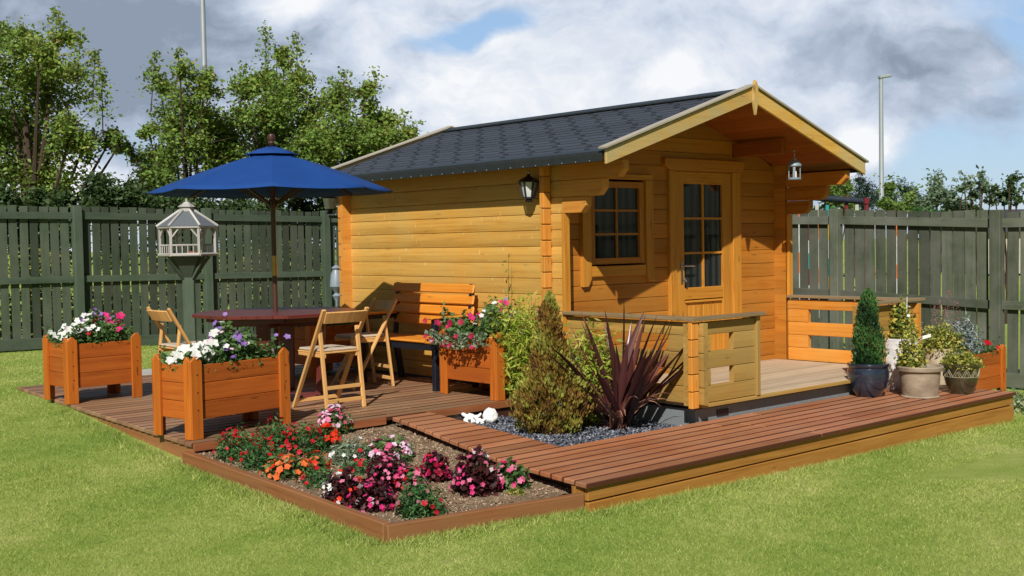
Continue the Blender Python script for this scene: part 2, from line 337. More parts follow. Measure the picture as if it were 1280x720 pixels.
def blade_mat():
    m,nt,out=newmat('grass_blade'); c=lawn_color(nt); r=attr(nt,'rnd').outputs['Fac']
    c=mix(nt,ramp(nt,r,[(0,.0),(.75,.03),(1.,.7)]),c,(.78,.72,.32)); c=mix(nt,ramp(nt,r,[(0,.75),(.4,0.)]),c,(.11,.20,.02))
    p=bsdf(nt,out,c,.6,.25); t=nt.nodes.new('ShaderNodeBsdfTranslucent'); nt.links.new(c,t.inputs[0])
    mx=nt.nodes.new('ShaderNodeMixShader'); mx.inputs[0].default_value=.3
    nt.links.new(p.outputs[0],mx.inputs[1]); nt.links.new(t.outputs[0],mx.inputs[2]); nt.links.new(mx.outputs[0],out.inputs[0]); return m
M['lawn']=lawn_mat(); M['blade']=blade_mat()
G=dict(
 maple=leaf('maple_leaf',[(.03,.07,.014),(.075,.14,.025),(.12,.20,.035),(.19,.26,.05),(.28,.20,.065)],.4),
 dark=leaf('dark_hedge_leaf',[(.015,.032,.012),(.035,.065,.02),(.08,.12,.035)],.25),

 under=leaf('undergrowth_leaf',[(.015,.03,.01),(.06,.09,.02),(.20,.22,.05),(.34,.30,.10)],.3),
 pine=leaf('pine_needles',[(.008,.02,.014),(.018,.038,.024),(.03,.055,.03)],.1),
 lime=leaf('light_green_leaf',[(.06,.11,.02),(.12,.19,.04),(.22,.28,.08)],.4),
 silverg=leaf('grey_green_leaf',[(.06,.10,.06),(.13,.18,.11),(.25,.30,.20)],.3),
 bed=leaf('bedding_leaf',[(.03,.07,.018),(.065,.125,.035),(.11,.18,.06)],.3),
 fine=leaf('bushy_leaf',[(.018,.06,.018),(.04,.11,.03),(.075,.16,.05)],.25),
 wine=leaf('wine_leaf',[(.012,.004,.004),(.034,.008,.009),(.085,.015,.018)],.15,.35,.45),
 conifer=leaf('conifer_spray',[(.07,.034,.010),(.17,.085,.018),(.19,.13,.022),(.18,.18,.03),(.26,.26,.05)],.2,.7),
 box=leaf('pot_conifer_leaf',[(.010,.035,.012),(.03,.085,.022),(.06,.14,.035)],.2),
 bamboo=leaf('bamboo_leaf',[(.10,.20,.02),(.26,.38,.04),(.44,.52,.07),(.62,.55,.14)],.45),
 varieg=leaf('variegated_leaf',[(.05,.10,.02),(.16,.21,.04),(.36,.34,.06),(.52,.44,.10)],.3),
 silver=leaf('silver_leaf',[(.10,.13,.14),(.22,.27,.28),(.38,.42,.42)],.1),
 ivy=leaf('ivy_leaf',[(.04,.08,.03),(.12,.17,.08),(.38,.40,.25)],.2),
 phorm=leaf('phormium_blade',[(.020,.008,.010),(.045,.015,.016),(.095,.030,.026),(.16,.055,.04)],.1,.35,.5),
 dry=leaf('dried_leaf',[(.30,.13,.08),(.42,.22,.15)],.2,.6))
FL={k:leaf(k+'_petal',v,.25,.5,.2) for k,v in dict(
 red=[(.42,.006,.012),(.62,.015,.03)],scarlet=[(.70,.03,.01),(.85,.06,.02)],orange=[(.85,.13,.03),(.9,.24,.07)],
 pink=[(.70,.09,.22),(.82,.26,.42)],palepink=[(.80,.50,.66),(.88,.66,.78)],hotpink=[(.62,.015,.13),(.80,.05,.24)],white=[(.78,.78,.74),(.88,.88,.86)],
 purple=[(.22,.10,.42),(.38,.24,.60)],magenta=[(.45,.02,.10),(.65,.06,.2)],crimson=[(.34,.01,.05),(.52,.03,.10)],darkred=[(.28,.006,.03),(.42,.012,.05)],dusky=[(.30,.10,.12),(.42,.18,.2)]).items()}
M['yellowc']=plain('flower_centre',(.6,.45,.05),.8)
# ------------------------------------------------ ground
def sst(a,b,x): t=np.clip((x-a)/(b-a),0,1); return t*t*(3-2*t)
def zg(x,y):
    x=np.asarray(x,float); y=np.asarray(y,float)
    rise=np.interp(y,[4.9,7.2,9.8,16,30],[0,.125,.235,.18,.18])
    fade=np.clip((11.-x)/4.,0,1); side=-.018*np.clip(x-4,0,9)
    return rise*fade+side*np.clip((25-y)/8,0,1)+.012*np.sin(x*1.1+.4)*np.sin(y*.9)
def lawn():
    xs=np.concatenate([[-400,-150,-60,-30,-18],np.arange(-12,16.01,.25),[18,24,40,90,250,600]])
    ys=np.concatenate([[-300,-100,-40,-20,-12],np.arange(-8,19.01,.25),[22,28,40,80,200,700]])
    X,Y=np.meshgrid(xs,ys,indexing='ij'); Z=zg(X,Y)
    V=np.stack([X,Y,Z],-1).reshape(-1,3); a,b=X.shape
    I=(np.arange(a-1)[:,None]*b+np.arange(b-1)[None,:]).ravel(); F=np.stack([I,I+b,I+b+1,I+1],1)
    # leave the ground out under the patio, walkway and beds (they stand lower than the lawn at the back)
    return npmesh('lawn',V,F,np.zeros(len(V)),M['lawn'],smooth=True)
tag(lawn(),kind='structure')
PZ=.26; WZ=.165; SZ=lambda y: .055+.058*(y-4.9)      # patio, walkway, soil heights
def walk_z(y): return WZ if y<5.6 else WZ+(PZ-WZ)*min(1,(y-5.6)/1.45)
def on_soil(x,y):
    z=.1
    for _ in range(12): p=onz(x,y,z); z=SZ(p[1])
    return p
# ---- grass blades
def left_edge(y): return np.interp(y,[4.9,7.19,9.6,11.4],[3.46,3.49,3.66,3.80])
def in_build(x,y):
    bed=(y>4.88)&(y<7.25)&(x>left_edge(y)-.03)&(x<9)
    walk=(y>4.66)&(y<7.3)&(x>4.72)&(x<10.08)
    pat=(y>=7.15)&(y<11.42)&(x>left_edge(y)-.02)&(x<8.5)
    shed=(x>5.2)&(x<10.3)&(y>4.8)&(y<10.6)
    patg=(y>13.5)&(y<16.2)&(x>7.95)&(x<11.65)
    pav=(y>11.5)&(y<12.1)&(x>4.75)&(x<6.2)
    return bed|walk|pat|shed|patg|pav
def scatter(n,x0,x1,y0,y1,dmin,dmax):
    x=rng.uniform(x0,x1,n); y=rng.uniform(y0,y1,n); P=np.stack([x,y],1)
    d=P@FW[:2]; s=P@RT[:2]
    k=(d>dmin)&(d<dmax)&(np.abs(s)<d*.47+1.0)&(~in_build(x,y))&(x<12.6)&(y<16.6); return x[k],y[k],d[k]
bx_,by_,bd_=[],[],[]
for (n,dm,dM) in ((1150000,4.4,7.6),(900000,7.6,12.),(420000,12,25)):
    X0,X1,Y0,Y1=(-1,8,0,9) if dM<8 else ((-1,13,1.5,13) if dM<12 else (0,13,4,17))
    a,b,c=scatter(n,X0,X1,Y0,Y1,dm,dM); bx_.append(a);by_.append(b);bd_.append(c)
# a longer untidy fringe along the board edges
ex=[];ey=[]
def fringe(p,q,n,w=.07):
    t=rng.uniform(0,1,n); s=np.abs(rng.normal(0,w,n)); p=np.array(p);q=np.array(q); d=(q-p)/np.linalg.norm(q-p); nrm=np.array([d[1],-d[0]])
    P=p+(q-p)*t[:,None]+nrm*(s+.01)[:,None]; ex.append(P[:,0]); ey.append(P[:,1])
fringe((3.44,4.9),(4.72,4.77),5000); fringe((4.72,4.66),(10.1,4.80),14000); fringe((3.64,9.7),(3.44,7.2),7000); fringe((3.47,7.2),(3.43,4.9),8000); fringe((10.09,4.8),(10.2,6.0),2500)
nb=sum(len(a) for a in bx_); gx=np.concatenate(bx_+ex); gy=np.concatenate(by_+ey); gd=np.concatenate(bd_+[np.full(sum(len(a) for a in ex),8.)])
def blades(x,y,d,edge0):
    n=len(x); z=zg(x,y)-.004; h=rng.uniform(.009,.022,n); h[edge0:]*=rng.uniform(1.2,2.8,n-edge0)
    w=rng.uniform(.0012,.0023,n)*np.clip(d/5.5,1,3.2); a=rng.uniform(0,2*np.pi,n); ln=rng.uniform(.2,1.5,n)*h; b=rng.uniform(0,2*np.pi,n)
    B=np.stack([x,y,z],1); s=np.stack([np.cos(a),np.sin(a),np.zeros(n)],1)*w[:,None]
    T=B+np.stack([np.cos(b)*ln,np.sin(b)*ln,h],1)
    V=np.stack([B-s,B+s,T],1).reshape(-1,3); F=np.arange(3*n).reshape(n,3)
    return npmesh('mown_grass',V,F,np.repeat(rng.uniform(0,1,n),3),M['blade'])
g_=blades(gx,gy,gd,nb); tag(g_,'short mown green lawn grass with paler dry patches','grass',kind='stuff')
# ---- soil, slate bed, gravel, paving
def sheet(name,pts,m,zf,n=30,amp=.0,kind='structure'):
    x0,x1,y0,y1=pts; xs=np.linspace(x0,x1,n); ys=np.linspace(y0,y1,n); X,Y=np.meshgrid(xs,ys,indexing='ij')
    Z=np.vectorize(zf)(X,Y)+amp*(np.sin(X*17+Y*5)*np.sin(Y*13-X*3)+rng.normal(0,.5,X.shape))
    V=np.stack([X,Y,Z],-1).reshape(-1,3); I=(np.arange(n-1)[:,None]*n+np.arange(n-1)[None,:]).ravel()
    o=npmesh(name,V,np.stack([I,I+n,I+n+1,I+1],1),np.zeros(len(V)),m,smooth=True); tag(o,kind=kind); return o
sheet('soil',(3.48,5.42,4.94,7.22),M['soil'],lambda x,y:SZ(y),70,.006)
GZ=.125
sheet('slate_ground',(5.0,6.87,5.55,7.25),M['slatebase'],lambda x,y:GZ-.01,40,.004)
sheet('gravel_path',(8.0,11.6,13.6,16.1),M['pink'],lambda x,y:float(zg(x,y))+.02,30,.004)
def chips(name,n,x0,x1,y0,y1,zf,size,m,label,cat,flat=.35):
    x=rng.uniform(x0,x1,n);y=rng.uniform(y0,y1,n); z=np.array([zf(a,b) for a,b in zip(x,y)])+rng.uniform(0,size*.35,n)
    C=np.stack([x,y,z],1); s=size*rng.uniform(.35,1.3,n)[:,None]
    A=rng.normal(size=(n,3)); A[:,2]*=flat; A/=np.linalg.norm(A,axis=1)[:,None]; Bv=np.cross(A,rng.normal(size=(n,3))*[.3,.3,1]); Bv/=np.linalg.norm(Bv,axis=1)[:,None]; Nn=np.cross(A,Bv)
    P=[C+A*s*.5,C+Bv*s*.32,C-A*s*.5,C-Bv*s*.32,C+Nn*s*.22,C-Nn*s*.22]
    V=np.stack(P,1).reshape(-1,3); base=np.array([[0,1,4],[1,2,4],[2,3,4],[3,0,4],[1,0,5],[2,1,5],[3,2,5],[0,3,5]])
    F=(np.arange(n)[:,None,None]*6+base[None]).reshape(-1,3)
    o=npmesh(name,V,F,np.repeat(rng.uniform(0,1,n)**1.6,6),m); tag(o,label,cat,kind='stuff'); return o
chips('slate_chippings',9000,5.05,6.85,5.58,7.2,lambda x,y:GZ-.004,.032,M['chip'],'blue grey slate chippings covering the bed beside the log house','slate chippings')
chips('soil_crumbs',12000,3.52,5.4,4.98,7.18,lambda x,y:SZ(y)-.003,.023,M['clod'],'dry brown crumbs of soil across the flower bed','soil')
pv=MB()
for i in range(2): pv.box(4.8+i*.7,4.8+i*.7+.69,11.52,12.08,.16,.25)
tag(pv.build('paving_slabs',M['paving'],bevel=.004),kind='structure')
# ------------------------------------------------ deck
dk=thing('garden_deck','low reddish brown timber deck and walkway around the log house','deck',(5,7,0))
def P(o,parent): o.parent=parent; o.matrix_parent_inverse=Matrix.Translation(parent.location).inverted(); return o
b=MB(); y=7.17; p=.122
while y<11.4:
    xl=float(left_edge(y+.05)); 
    cuts=[xl]; 
    xj=xl+random.uniform(1.2,2.4)
    xr=6.86 if y<10.4 else 8.4
    while xj<xr-.5: cuts.append(xj); xj+=2.4
    cuts.append(xr)
    for a,c in zip(cuts[:-1],cuts[1:]): b.plank(a,c-.004,y,y+p-.014,PZ-.03,PZ+random.uniform(-.0015,.001))
    y+=p
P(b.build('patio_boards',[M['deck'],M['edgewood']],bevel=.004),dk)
b=MB(); y=4.68; i=0
while y<7.13:
    z=walk_z(y+.06); xl=float(np.interp(y,[4.68,6.95],[4.70,5.07])); 
    if y<5.6: xr=10.07+ (y-4.68)*.02
    else: xr=5.44
    if y+p-.007>7.165: break
    cuts=[xl]+([7.3+random.uniform(-.6,.8)] if y<5.6 and random.random()<.6 else [])+[xr]
    for a,c in zip(cuts[:-1],cuts[1:]):
        b.plank(a+random.uniform(-.002,.002),c-.004,y,y+p-(.015 if y<5.5 else .010),walk_z(y)-.03,walk_z(y)+random.uniform(-.0012,.0008),walk_z(y+p-.012)-walk_z(y),(.0165*.8 if a<5.2 else 0))
    y+=p; i+=1
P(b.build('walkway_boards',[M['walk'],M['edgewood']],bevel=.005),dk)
b=MB()
b.box(4.735,10.06,4.705,4.735,.055,WZ-.034)           # upper fascia
P(b.build('fascia_board',M['fascia'],bevel=.003),dk)
b=MB(); b.box(4.735,10.06,4.70,4.73,-.16,.045); P(b.build('fascia_board',M['fascia'],bevel=.003),dk)
b=MB(); b.box(10.03,10.06,4.74,5.6,-.16,WZ-.034); b.box(4.735,4.765,4.74,4.84,-.1,WZ-.034); b.build_each('end_board',M['fascia'],lambda o:P(o,dk))
b=MB(); b.box(3.50,5.06,7.15,7.168,PZ-.055,PZ-.003); b.box(5.445,6.86,7.145,7.168,PZ-.055,PZ-.002)
b.build_each('patio_edge_board',M['redboard'],lambda o:P(o,dk),bevel=.002)
b=MB(); b.box(5.40,5.43,5.6,7.14,.02,.128); b.box(5.43,6.9,7.17,7.2,0,PZ-.035); b.beam((4.86,4.75,.03),(5.10,7.1,.06),.03,.17); b.box(3.56,5.0,7.2,7.23,0,PZ-.035); b.box(5.45,9.98,5.575,5.6,0,.13)
b.build_each('joist',M['darkwood'],lambda o:P(o,dk))
b=MB()                                                # skirting below the patio's lawn side
for (ya,yb) in ((7.19,8.4),(8.4,9.7),(9.7,11.3)):
    xa,xb=float(left_edge(ya)),float(left_edge(yb)); b.beam((xa+.03,ya,.12),(xb+.03,yb,.14),.025,.22)
P(b.build('skirting_board',M['bedboard'],bevel=.002),dk)
# ------------------------------------------------ raised bed edging
be=thing('raised_bed_edging','brown timber edging board around the flower bed','garden edging',(3.5,5,0))
b=MB(); b.beam((3.445,7.17,.115),(3.475,4.93,.012),.05,.205); P(b.build('edging_board',M['bedboard'],bevel=.005),be)
b=MB(); b.beam((3.45,4.905,.007),(4.725,4.745,-.002),.05,.205); P(b.build('edging_board',M['bedboard'],bevel=.005),be)
# ------------------------------------------------ log house
X0,X1,YF,YB=6.8,10.0,7.14,10.22; FZ=.311; YP=5.6
XA=8.38; GY=6.25; YR=10.45; EXL,EXR=6.52,10.17; EZ=2.270; AZ=2.885
hs=thing('log_summer_house','honey coloured log summer house with dark shingled gable roof and front porch','summer house',((X0+X1)/2,YF,FZ))
def H(o): return P(o,hs)
def lz(x):  # outer roof surface height
    return AZ-(AZ-EZ)*abs(x-XA)/(XA-EXL) if x<XA else AZ-(AZ-EZ-.01)*abs(x-XA)/(EXR-XA)
PR=[(-.05,0),(-.014,0),(-.012,.0025),(-.001,.006),(.0008,.03),(.0016,.067),(.0008,.105),(-.001,.131),(-.003,.135),(-.05,.135)]
def log(mb,p0,p1,nrm,z0,pitch,mi=0,bulge=1.):
    p0=Vector((p0[0],p0[1],0)); p1=Vector((p1[0],p1[1],0)); d=p1-p0
    pts=[(a*bulge if a>0 else a,b_*pitch/.135) for a,b_ in PR]
    mb.prism(pts,nrm,(0,0,1),d,d.length,(p0.x,p0.y,z0),mi)
# left side wall: courses at 1.929 + k*.1374
b=MB(); z=1.929-.1374*12; k=0
rows=[]
while z<2.15: rows.append(z); z+=.1374
for z in rows:
    top=min(z+.1374,2.30); yend=7.0
    if z>1.80: yend={0:6.885,1:6.76,2:6.55}[min(2,int(round((z-1.78)/.1374)))] if z>1.70 else 7.0
    log(b,(X0,YB+.10),(X0,yend),(-1,0,0),z,.1374,bulge=4.5 if 1.3<z<1.72 else 1.5)
log(b,(X0,YB+.10),(X0,6.5),(-1,0,0),rows[-1]+.1374,.11,bulge=1)
H(b.build('side_wall',M['log_side'],smooth=False))
# corbelled log ends under the eave, chamfered (left and right)
def corbel(x,mat,name):
    b=MB()
    for (z0,z1,ye) in ((2.066,2.20,6.30),(1.929,2.063,6.52),(1.792,1.926,6.72)):
        pts=[(7.0,z0),(ye+.06,z0),(ye,z0+.06),(ye,z1),(7.0,z1)]
        b.prism([(p[0],p[1]) for p in pts],(0,1,0),(0,0,1),(1,0,0),.075,(x,0,0))
    b.build_each(name,mat,H,bevel=.004)
corbel(6.785,M['log'],'corbel'); corbel(9.95,M['log_shade'],'corbel')
# right side wall and back wall
b=MB(); z=FZ
while z<2.2: log(b,(X1,7.0),(X1,YB+.1),(1,0,0),z,.1347); z+=.1347
z=FZ
while z<2.1: b.box(X1-.052,X1-.05+.01,7.0,YF,z+.003,z+.131); z+=.1347
H(b.build('side_wall',M['log_shade']))
b=MB(); z=2.108-.1347*13
while z<2.8:
    t=z+.1347; xr=min(X1+.1, XA+(AZ-.06-t)*(EXR-XA)/(AZ-EZ)); xl=max(X0-.1, XA-(AZ-.06-t)*(XA-EXL)/(AZ-EZ))
    if xr-xl>.1: log(b,(xl,YB),(xr,YB),(0,1,0),z,.1347)
    z+=.1347
# back wall log ends on the left corner
H(b.build('back_wall',M['log']))
# front wall with door and window openings
DX0,DX1,DZ1=8.379,9.240,2.20; WX0,WX1,WZ0,WZ1=7.242,7.95,1.345,2.083
b=MB(); z=2.108-.1347*14
while z<2.82:
    t=z+.1347; xr=min(X1, XA+(AZ-.05-t)*(EXR-XA)/(AZ-EZ)); xl=max(X0, XA-(AZ-.05-t)*(XA-EXL)/(AZ-EZ))
    segs=[(xl,xr)]
    def cut(segs,a,c):
        o=[]
        for s in segs:
            if c<=s[0] or a>=s[1]: o.append(s); continue
            if s[0]<a: o.append((s[0],a))
            if s[1]>c: o.append((c,s[1]))
        return o
    if z<DZ1-.06: segs=cut(segs,DX0,DX1)
    if t>WZ0+.03 and z<WZ1-.03: segs=cut(segs,WX0,WX1)
    for s in segs:
        if z>=2.10:
            xr0=min(X1, XA+(AZ-.05-z)*(EXR-XA)/(AZ-EZ)); xl0=max(X0, XA-(AZ-.05-z)*(XA-EXL)/(AZ-EZ)); z1_=min(t,AZ-.07)
            xr=max(XA+.03,xr); xl=min(XA-.03,xl)
            b.prism([(xl0,z+.002),(xr0,z+.002),(xr,z1_-.002),(xl,z1_-.002)],(1,0,0),(0,0,1),(0,1,0),.05,(0,YF,0)); break
        if s[1]-s[0]>.03 and z>.2: log(b,(s[0],YF),(s[1],YF),(0,-1,0),z,.1347,bulge=1)
    z+=.1347
H(b.build('front_wall',M['log_shade']))
# crossed log ends at the left corners (front and back), staggered half a course
b=MB(); z=.311
for yy in (YF-.002,YB):
    z=2.108-.1347*13
    while z<2.15:
        b.box(6.705,6.79,yy,yy+.05,z+.004,z+.131); z+=.1347
b.build_each('log_end',M['log'],H,bevel=.004)
b=MB(); b.box(6.772,6.842,6.965,6.998,FZ-.02,1.79); H(b.build('corner_board',M['trim'],bevel=.003))
b=MB(); b.box(9.955,10.02,6.965,6.998,.96,1.79); H(b.build('corner_board',M['trim'],bevel=.003))
# door
dr=MB(); dr.box(8.288,8.379,YF-.035,YF+.02,FZ,2.205); dr.box(9.232,9.360,YF-.035,YF+.02,FZ,2.205)
dr.build_each('door_casing',M['trim'],H,bevel=.004)
b=MB(); b.prism([(8.215,2.315),(8.215,2.25),(8.29,2.207),(9.362,2.207),(9.40,2.25),(9.40,2.315)],(1,0,0),(0,0,1),(0,1,0),.05,(0,YF-.045,0)); H(b.build('door_header',M['log_shade'],bevel=.004))
door=MB(); DY=YF-.012
door.box(8.39,8.512,DY,DY+.045,FZ+.02,2.195); door.box(9.092,9.225,DY,DY+.045,FZ+.02,2.195); door.box(8.512,9.092,DY+.001,DY+.044,2.083,2.195)
door.box(8.512,9.092,DY+.001,DY+.044,.985,1.098); door.box(8.512,9.092,DY+.001,DY+.044,FZ+.02,.44)
D=H(door.build('door',M['trim'],bevel=.003))
def C(o): o.parent=D; o.matrix_parent_inverse=D.matrix_world.inverted() if False else Matrix.Translation((0,0,0)); return o
def SUB(o,part):  # sub-part: same parent space as its part
    o.parent=part; o.matrix_parent_inverse=Matrix.Identity(4); return o
b=MB(); 
for i in range(8): b.box(8.514+i*.0725,8.514+i*.0725+.069,DY+.018,DY+.03,.445,.955)
b.box(8.53,9.07,DY-.004,DY+.03,.955,.975); SUB(b.build('panel',M['trim'],bevel=.003),D)
b=MB(); b.box(8.512,9.092,DY+.025,DY+.029,1.098,2.083); SUB(b.build('pane',M['glass']),D)
b=MB(); b.box(8.792,8.812,DY+.005,DY+.024,1.098,2.083)
for zz in (1.755,1.426): b.box(8.512,8.791,DY+.006,DY+.023,zz-.010,zz+.010); b.box(8.813,9.092,DY+.006,DY+.023,zz-.010,zz+.010)
b.build_each('glazing_bar',M['trim'],lambda o:SUB(o,D))
b=MB(); b.box(8.452,8.482,DY-.008,DY,1.14,1.34); b.tube([(8.467,DY-.005,1.31),(8.467,DY-.05,1.31),(8.49,DY-.055,1.31),(8.60,DY-.05,1.308)],.009,8); b.tube([(8.467,DY-.005,1.2),(8.467,DY-.04,1.2),(8.48,DY-.045,1.16)],[.006,.006,.016],8)
SUB(b.build('handle',M['chrome'],smooth=True),D)
# window
wf=MB()
for (a,c) in ((7.242,7.305),(7.885,7.948)): wf.box(a,c,YF-.02,YF+.03,WZ0+.005,WZ1)
wf.box(7.305,7.885,YF-.019,YF+.03,2.028,WZ1); wf.box(7.305,7.885,YF-.019,YF+.03,WZ0+.005,1.405)
Wd=H(wf.build('window',M['log_shade'],bevel=.003))
b=MB(); b.box(7.305,7.885,YF+.008,YF+.012,1.405,2.028); SUB(b.build('pane',M['glass']),Wd)
b=MB(); b.box(7.586,7.604,YF-.008,YF+.007,1.405,2.028)
for zz in (1.825,1.615): b.box(7.305,7.585,YF-.007,YF+.006,zz-.009,zz+.009); b.box(7.605,7.885,YF-.007,YF+.006,zz-.009,zz+.009)
b.build_each('glazing_bar',M['log_shade'],lambda o:SUB(o,Wd))
b=MB(); 
def cas(x0,x1,zb,inner):
    pts=[(x0,2.10),(x1,2.10),(x1,zb+(.07 if inner>0 else 0)),(x1-(.04 if inner>0 else 0),zb),(x0+(.04 if inner<0 else 0),zb),(x0,zb+(.07 if inner<0 else 0))]
    b.prism(pts,(1,0,0),(0,0,1),(0,1,0),.045,(0,YF-.04,0))
cas(7.135,7.240,1.16,1); cas(7.952,8.052,1.18,-1); b.box(7.2405,7.9515,YF-.032,YF+.01,1.243,1.335); b.box(7.135,8.052,YF-.036,YF+.0,2.102,2.15)
b.build_each('casing',M['trim'],lambda o:SUB(o,Wd),bevel=.004)
# roof: boards, shingles in courses, felt drip edge
def slope_pts(side):
    return (EXL,XA) if side<0 else (EXR,XA)
for side in (-1,1):
    xe=EXL if side<0 else EXR
    ez=EZ if side<0 else EZ+.01
    u=Vector((XA-xe,0,AZ-ez)); L=u.length; u.normalize(); n=Vector((-u.z,0,u.x)) if side<0 else Vector((u.z,0,-u.x))
    if n.z<0: n=-n
    o=Vector((xe,GY,ez))
    b=MB(); w=.1; t=0
    while t<L-.01:
        t1=min(t+w,L-.004); b.obox(o+u*(t+t1)/2+Vector((0,(YR-GY)/2+.0,0))-n*.045,u*((t1-t)/2-.001),(0,(YR-GY)/2-.02,0),n*.012); t+=w
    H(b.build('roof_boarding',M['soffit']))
    b=MB(); nr=17; h=L/nr
    for i in range(nr):
        p0=o+u*(i*h)-n*.030+n*.005; p1=o+u*((i+1)*h+.01)-n*.030
        ya,yb=.0,YR-GY
        c=[p0+Vector((0,ya,0)),p0+Vector((0,yb,0)),p1+Vector((0,yb,0)),p1+Vector((0,ya,0))]
        lo=[q-n*.008 for q in c]; b.add(c+lo,[(0,1,2,3),(4,7,6,5),(0,4,5,1),(1,5,6,2),(2,6,7,3),(3,7,4,0)],None,0)
        # raised dark dashes standing in for the shade at the shingle tabs
        yy=.12+(i*0.128+(.045 if i%2 else 0))%.34
        if side<0:
            while yy<yb-.15:
                q=o+u*(i*h+.028)-n*.0225+Vector((0,yy,0)); wd=random.uniform(.055,.075)
                b.obox(q+Vector((0,wd/2,0)),u*.0038,(0,wd/2,0),n*.002,1); yy+=.34
    H(b.build('roof_shingles',[M['shingle'],M['dash_shade']]))
    # rolled felt edge along the eave
    b=MB(); q=o-n*.03
    sx=-1 if side<0 else 1
    ya,yb=.02,YR-GY
    prof=[(0.06*-sx*-1*0,0)]
    pts=[q+u*.10+n*.012,q+n*.014,q+Vector((sx*.012,0,-.010)),q+Vector((sx*.014,0,-.066)),q+Vector((sx*.002,0,-.068)),q+Vector((0,0,-.012))-n*.0,q+u*.10]
    vs=[v+Vector((0,ya,0)) for v in pts]+[v+Vector((0,yb,0)) for v in pts]; k=len(pts)
    b.add(vs,[list(range(k)),list(range(2*k-1,k-1,-1))]+[(i,(i+1)%k,(i+1)%k+k,i+k) for i in range(k)])
    ee=H(b.build('eave_edge',M['felt']))
    if side<0:
        b=MB(); yy=.15
        while yy<YR-GY-.1: b.obox(q+Vector((-.0165,yy,-.058)),(.0015,0,0),(0,.004,0),(0,0,.004)); yy+=.155
        b.build_each('nail_head',M['steel'],lambda o:SUB(o,ee))
    # bargeboards front and back
    for yy,nm in ((GY-.03,'bargeboard'),(YR+.004,'bargeboard')):
        b=MB(); a=Vector((xe-(.0)*sx,yy,ez)); e=Vector((XA,yy,AZ))
        dn=.125
        vs=[]
        for q_,dz in ((a,-.005),(a,-dn+.005),(e,-dn-.01),(e,-.005)):
            vs.append(q_+Vector((0,0,dz)))
        vs2=[v+Vector((0,.026,0)) for v in vs]
        b.add(vs+vs2,[(0,1,2,3),(7,6,5,4),(0,4,5,1),(1,5,6,2),(2,6,7,3),(3,7,4,0)],[( (v-a).length,v.z,0) for v in vs+vs2])
        H(b.build(nm,M['barge'],bevel=.003))
        b=MB(); a2=a+Vector((sx*.03,.03,.004)); e2=e+Vector((0,.03,.012)); b.beam(a2+Vector((0,-.01,.0)),e2+Vector((0,-.01,.0)),.085,.018,up=n)
        H(b.build('verge_capping',M['verge'],bevel=.002))
b=MB(); b.prism([(-.032,AZ+.0),(-.0,AZ+.055),(.032,AZ+0),(.032,AZ-.13),(0,AZ-.255),(-.032,AZ-.13)],(1,0,0),(0,0,1),(0,1,0),.03,(XA,GY-.062,0)); H(b.build('finial',M['barge'],bevel=.003))
b=MB()
for (px,pz) in ((XA,AZ-.17),(7.45,AZ-.46),(9.30,AZ-.47)): b.box(px-.035,px+.035,GY+.30,YF,pz-.06,pz+.06)
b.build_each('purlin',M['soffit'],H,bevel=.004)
b=MB(); b.prism([(-.13,AZ-.048),(0,AZ-.004),(.13,AZ-.048),(.13,AZ-.060),(0,AZ-.016),(-.13,AZ-.060)],(1,0,0),(0,0,1),(0,1,0),YR-GY-.03,(XA,GY+.02,0)); H(b.build('ridge_cap',M['felt']))
# porch
b=MB(); y=5.62; 
while y<7.1: b.box(6.86,9.95,y,y+.107,FZ-.028,FZ); y+=.110
H(b.build('porch_floor',M['porchfloor'],bevel=.002))
b=MB(); b.box(6.86,9.98,5.585,5.617,FZ-.03,FZ-.002); H(b.build('porch_edge',M['rail'],bevel=.003))
b=MB(); x=6.87; i=0
for (x0_,x1_) in ((6.87,7.30),(7.303,7.74),(7.743,8.19),(8.193,8.64),(8.643,9.08),(9.083,9.53),(9.533,9.95)): b.box(x0_,x1_,5.66,5.75,-.05,FZ-.05)
for (y0_,y1_) in ((5.753,6.19),(6.193,6.63),(6.633,7.08)): b.box(6.87,6.96,y0_,y1_,-.05,FZ-.05)
b.box(6.87,6.96,7.083,10.3,.0,FZ-.03); b.box(9.86,9.95,5.753,10.2,-.1,FZ-.05); b.box(6.963,9.857,10.21,10.3,-.05,FZ-.05)
pl=H(b.build('plinth',M['block'],bevel=.003))
b=MB(); b.box(7.12,7.26,5.652,5.66,.185,.235); 
SUB(b.build('air_vent',M['black']),pl)
PT=.958
def railing(name,segx,along,fixed,nrm,gap,mat,ztop=PT,thin=.045):
    """five courses of log, second and fourth with an opening"""
    b=MB(); hz=(ztop-.03-FZ)/4.75; a0,a1=segx
    zs=[FZ+hz*i for i in range(5)]
    for i,z in enumerate(zs):
        hh=hz if i<4 else hz*.75
        segs=[(a0,a1)] if i in (0,2,4) or not gap else [(a0,gap[0]),(gap[1],a1)]
        for s in segs:
            if along=='x': log(b,(s[0],fixed),(s[1],fixed),nrm,z,hh,bulge=.9)
            else: log(b,(fixed,s[0]),(fixed,s[1]),nrm,z,hh,bulge=.9)
    return b
fl=MB()
b=railing('x',(5.52,6.985),'y',6.8,(-1,0,0),(5.87,6.79),None); H(b.build('porch_railing',M['rail']))
b=railing('x',(6.72,7.53),'x',5.60,(0,-1,0),(6.98,7.27),None); H(b.build('porch_railing',M['rail']))
b=railing('x',(5.55,6.985),'y',9.96,(-1,0,0),(5.85,6.75),None); H(b.build('porch_railing',M['log']))
b=railing('x',(9.07,10.05),'x',5.60,(0,-1,0),None,None); H(b.build('porch_railing',M['rail']))
b=MB()
b.box(6.752,6.852,5.62,6.985,PT-.012,PT+.016); b.box(6.70,7.60,5.54,5.6195,PT-.011,PT+.017)
b.build_each('rail_cap',M['railtop'],H,bevel=.003)
